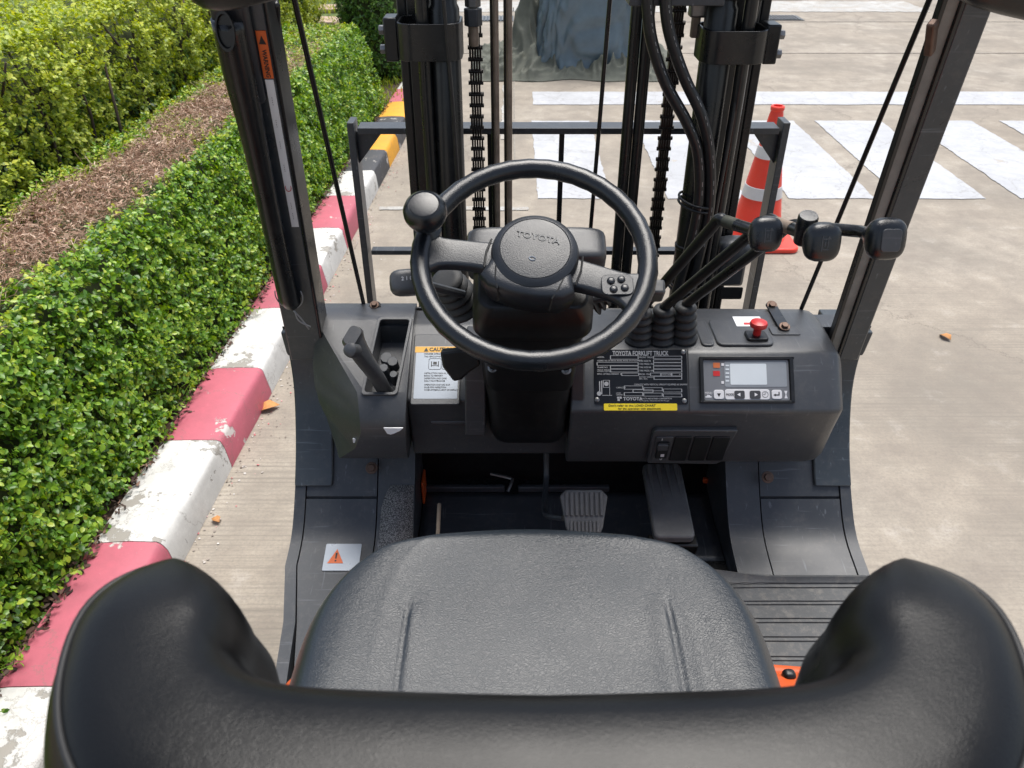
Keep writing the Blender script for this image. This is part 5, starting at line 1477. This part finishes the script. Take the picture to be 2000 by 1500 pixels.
# underside shell of the cushion
rings = []
for z, s_ in ((1.085, .985), (1.06, .985), (1.02, .90)):
    ring = []
    for i in range(40):
        b_ = i / 39; p = cush(0, b_); ring.append((SX + (p[0] - SX) * s_, p[1] * (1 if b_ < .9 else 1), z))
    for i in range(40):
        b_ = 1 - i / 39; p = cush(1, b_); ring.append((SX + (p[0] - SX) * s_, p[1], z))
    rings.append(ring)
MB().loft(rings).build('seat_pan', M['plastic_dark'], seat, smooth=40)
# piping round the cushion edge
pp = [Vector(cush(.035, b_ / 40)) for b_ in range(0, 38)] + [Vector(cush(.035 + .93 * k / 40, .955)) for k in range(1, 40)] + [Vector(cush(.965, 1 - b_ / 40)) for b_ in range(3, 41)]
# backrest: tall rounded section swept round a horseshoe
raw = []
for k in range(2001):                      # a squarish half ring, evenly resampled
    t_ = math.pi * k / 2000; c_, s_ = math.cos(t_), math.sin(t_)
    raw.append(Vector((.016 - .216 * math.copysign(abs(c_) ** .52, c_), .329 - .121 * max(0, s_) ** .60, 0)))
acc = [0]
for a_, b_ in zip(raw, raw[1:]): acc.append(acc[-1] + (b_ - a_).length)
def along(s_):
    s_ *= acc[-1]; i = int(np.searchsorted(acc, s_)); i = min(max(i, 1), len(raw) - 1)
    return raw[i - 1].lerp(raw[i], (s_ - acc[i - 1]) / max(1e-9, acc[i] - acc[i - 1]))
PATH = [along((k / 140 if 12 < k < 128 else (12 / 140 * (1 - math.cos(math.pi / 2 * k / 12)) if k <= 12 else 1 - 12 / 140 * (1 - math.cos(math.pi / 2 * (140 - k) / 12))))) for k in range(141)]
CUM = [0]
for a_, b_ in zip(PATH, PATH[1:]): CUM.append(CUM[-1] + (b_ - a_).length)
NB = 44
rings = []; seam_o = []; LEN = len(PATH)
for i, p in enumerate(PATH):
    f = CUM[i] / CUM[-1]; d = (PATH[min(i + 1, LEN - 1)] - PATH[max(i - 1, 0)]).normalized(); nrm_ = Vector((d.y, -d.x, 0))   # points outward? fixed below
    e_ = min(f, 1 - f) / .088
    crn = math.exp(-((f - .24) / .09) ** 2) + math.exp(-((f - .76) / .09) ** 2)
    endf = math.sqrt(max(0.0, 1 - (1 - min(1, e_)) ** 2.5)); endf = max(endf, .012)
    w_ = (.0500 + .004 * math.cos(2 * math.pi * f)) * endf
    top = 1.566 - .012 * (1 - min(1, e_)) ** 2 - .004 * max(0, 1 - abs(f - .5) / .30); bot = 1.13
    ring = []
    for k in range(NB):
        a = 2 * math.pi * k / NB
        cx_ = math.copysign(abs(math.cos(a)) ** .62, math.cos(a)); sz = math.copysign(abs(math.sin(a)) ** (.50 if math.sin(a) < 0 else .62), math.sin(a))
        zc = top - .105 * endf ** .5
        z = zc + sz * .105 * endf ** .5 if math.sin(a) >= 0 else zc + sz * (zc - bot)
        # outer side (cx>0) swells a little lower down
        outer_ = cx_ > 0
        off = cx_ * w_ * (1.0 + (.10 if z < top - .06 else 0)) * ((1 + .55 * crn) if outer_ else (1 - .14 * crn))
        ring.append(p + nrm_ * off + Vector((0, 0, z)))
    rings.append(ring)
back = MB().loft(rings).build('backrest', M['leather_back'], seat, smooth=180)
# which side is outward? the centre of the horseshoe lies towards +y
mid_i = LEN // 2
outw = 1 if (rings[mid_i][0] - Vector((.012, .30, 1.5))).length > (rings[mid_i][NB // 2] - Vector((.012, .30, 1.5))).length else -1
kk = 7 if outw > 0 else NB // 2 - 7
sm = [rings[i][kk] for i in range(3, LEN - 3)]
MB().tube(sm, .0024, 8).build('piping', M['ink'], back, smooth=180)
# back shell and hip restraint
MB().lump(.20, .05, .20, tr(.012, .145, 1.34), e=.5).build('back_shell', M['plastic_dark'], seat, smooth=60)
for x in (-.185, .208):
    MB().lump(.03, .07, .09, tr(x, .31, 1.18), e=.6).build('hip_restraint', M['plastic_dark'], seat, smooth=60)
MB().box((.02, .30, 1.03), (.40, .45, .05)).build('seat_rail', M['black_paint'], seat, bevel=.005)
MB().lump(.009, .008, .011, tr(*at(1540, 1322, y=.645)), e=.7).build('slide_knob', M['plastic_dark'], seat, smooth=60)
MB().tube([at(1490, 1313, y=.668), at(1600, 1321, y=.668)], .011, 12).build('hood_lip', M['orange'], FL, smooth=60)
# warning sticker on the left step
p = at(668, 1086, y=1.118)
SLF = frame((p.x, 1.118, .7262), (1, 0, 0), (0, 1, .26))
st = MB().prism(rrect(.072, .060, .002, 2), 0, .0010, SLF).build('step_label', M['silver_label'], FL)
MB().prism([(-.028, -.014), (.004, -.014), (-.012, .018)], .0012, .0016, SLF).build('warning_mark', M['orange_label'], st, smooth=0)
MB().prism([(-.0135, -.004), (-.0105, -.004), (-.0100, .009), (-.0140, .009)], .0017, .0020, SLF).build('warning_mark', M['ink'], st, smooth=0)
MB().prism(circle(.0020, 10, -.012, -.0085), .0017, .0020, SLF).build('warning_mark', M['ink'], st, smooth=0)
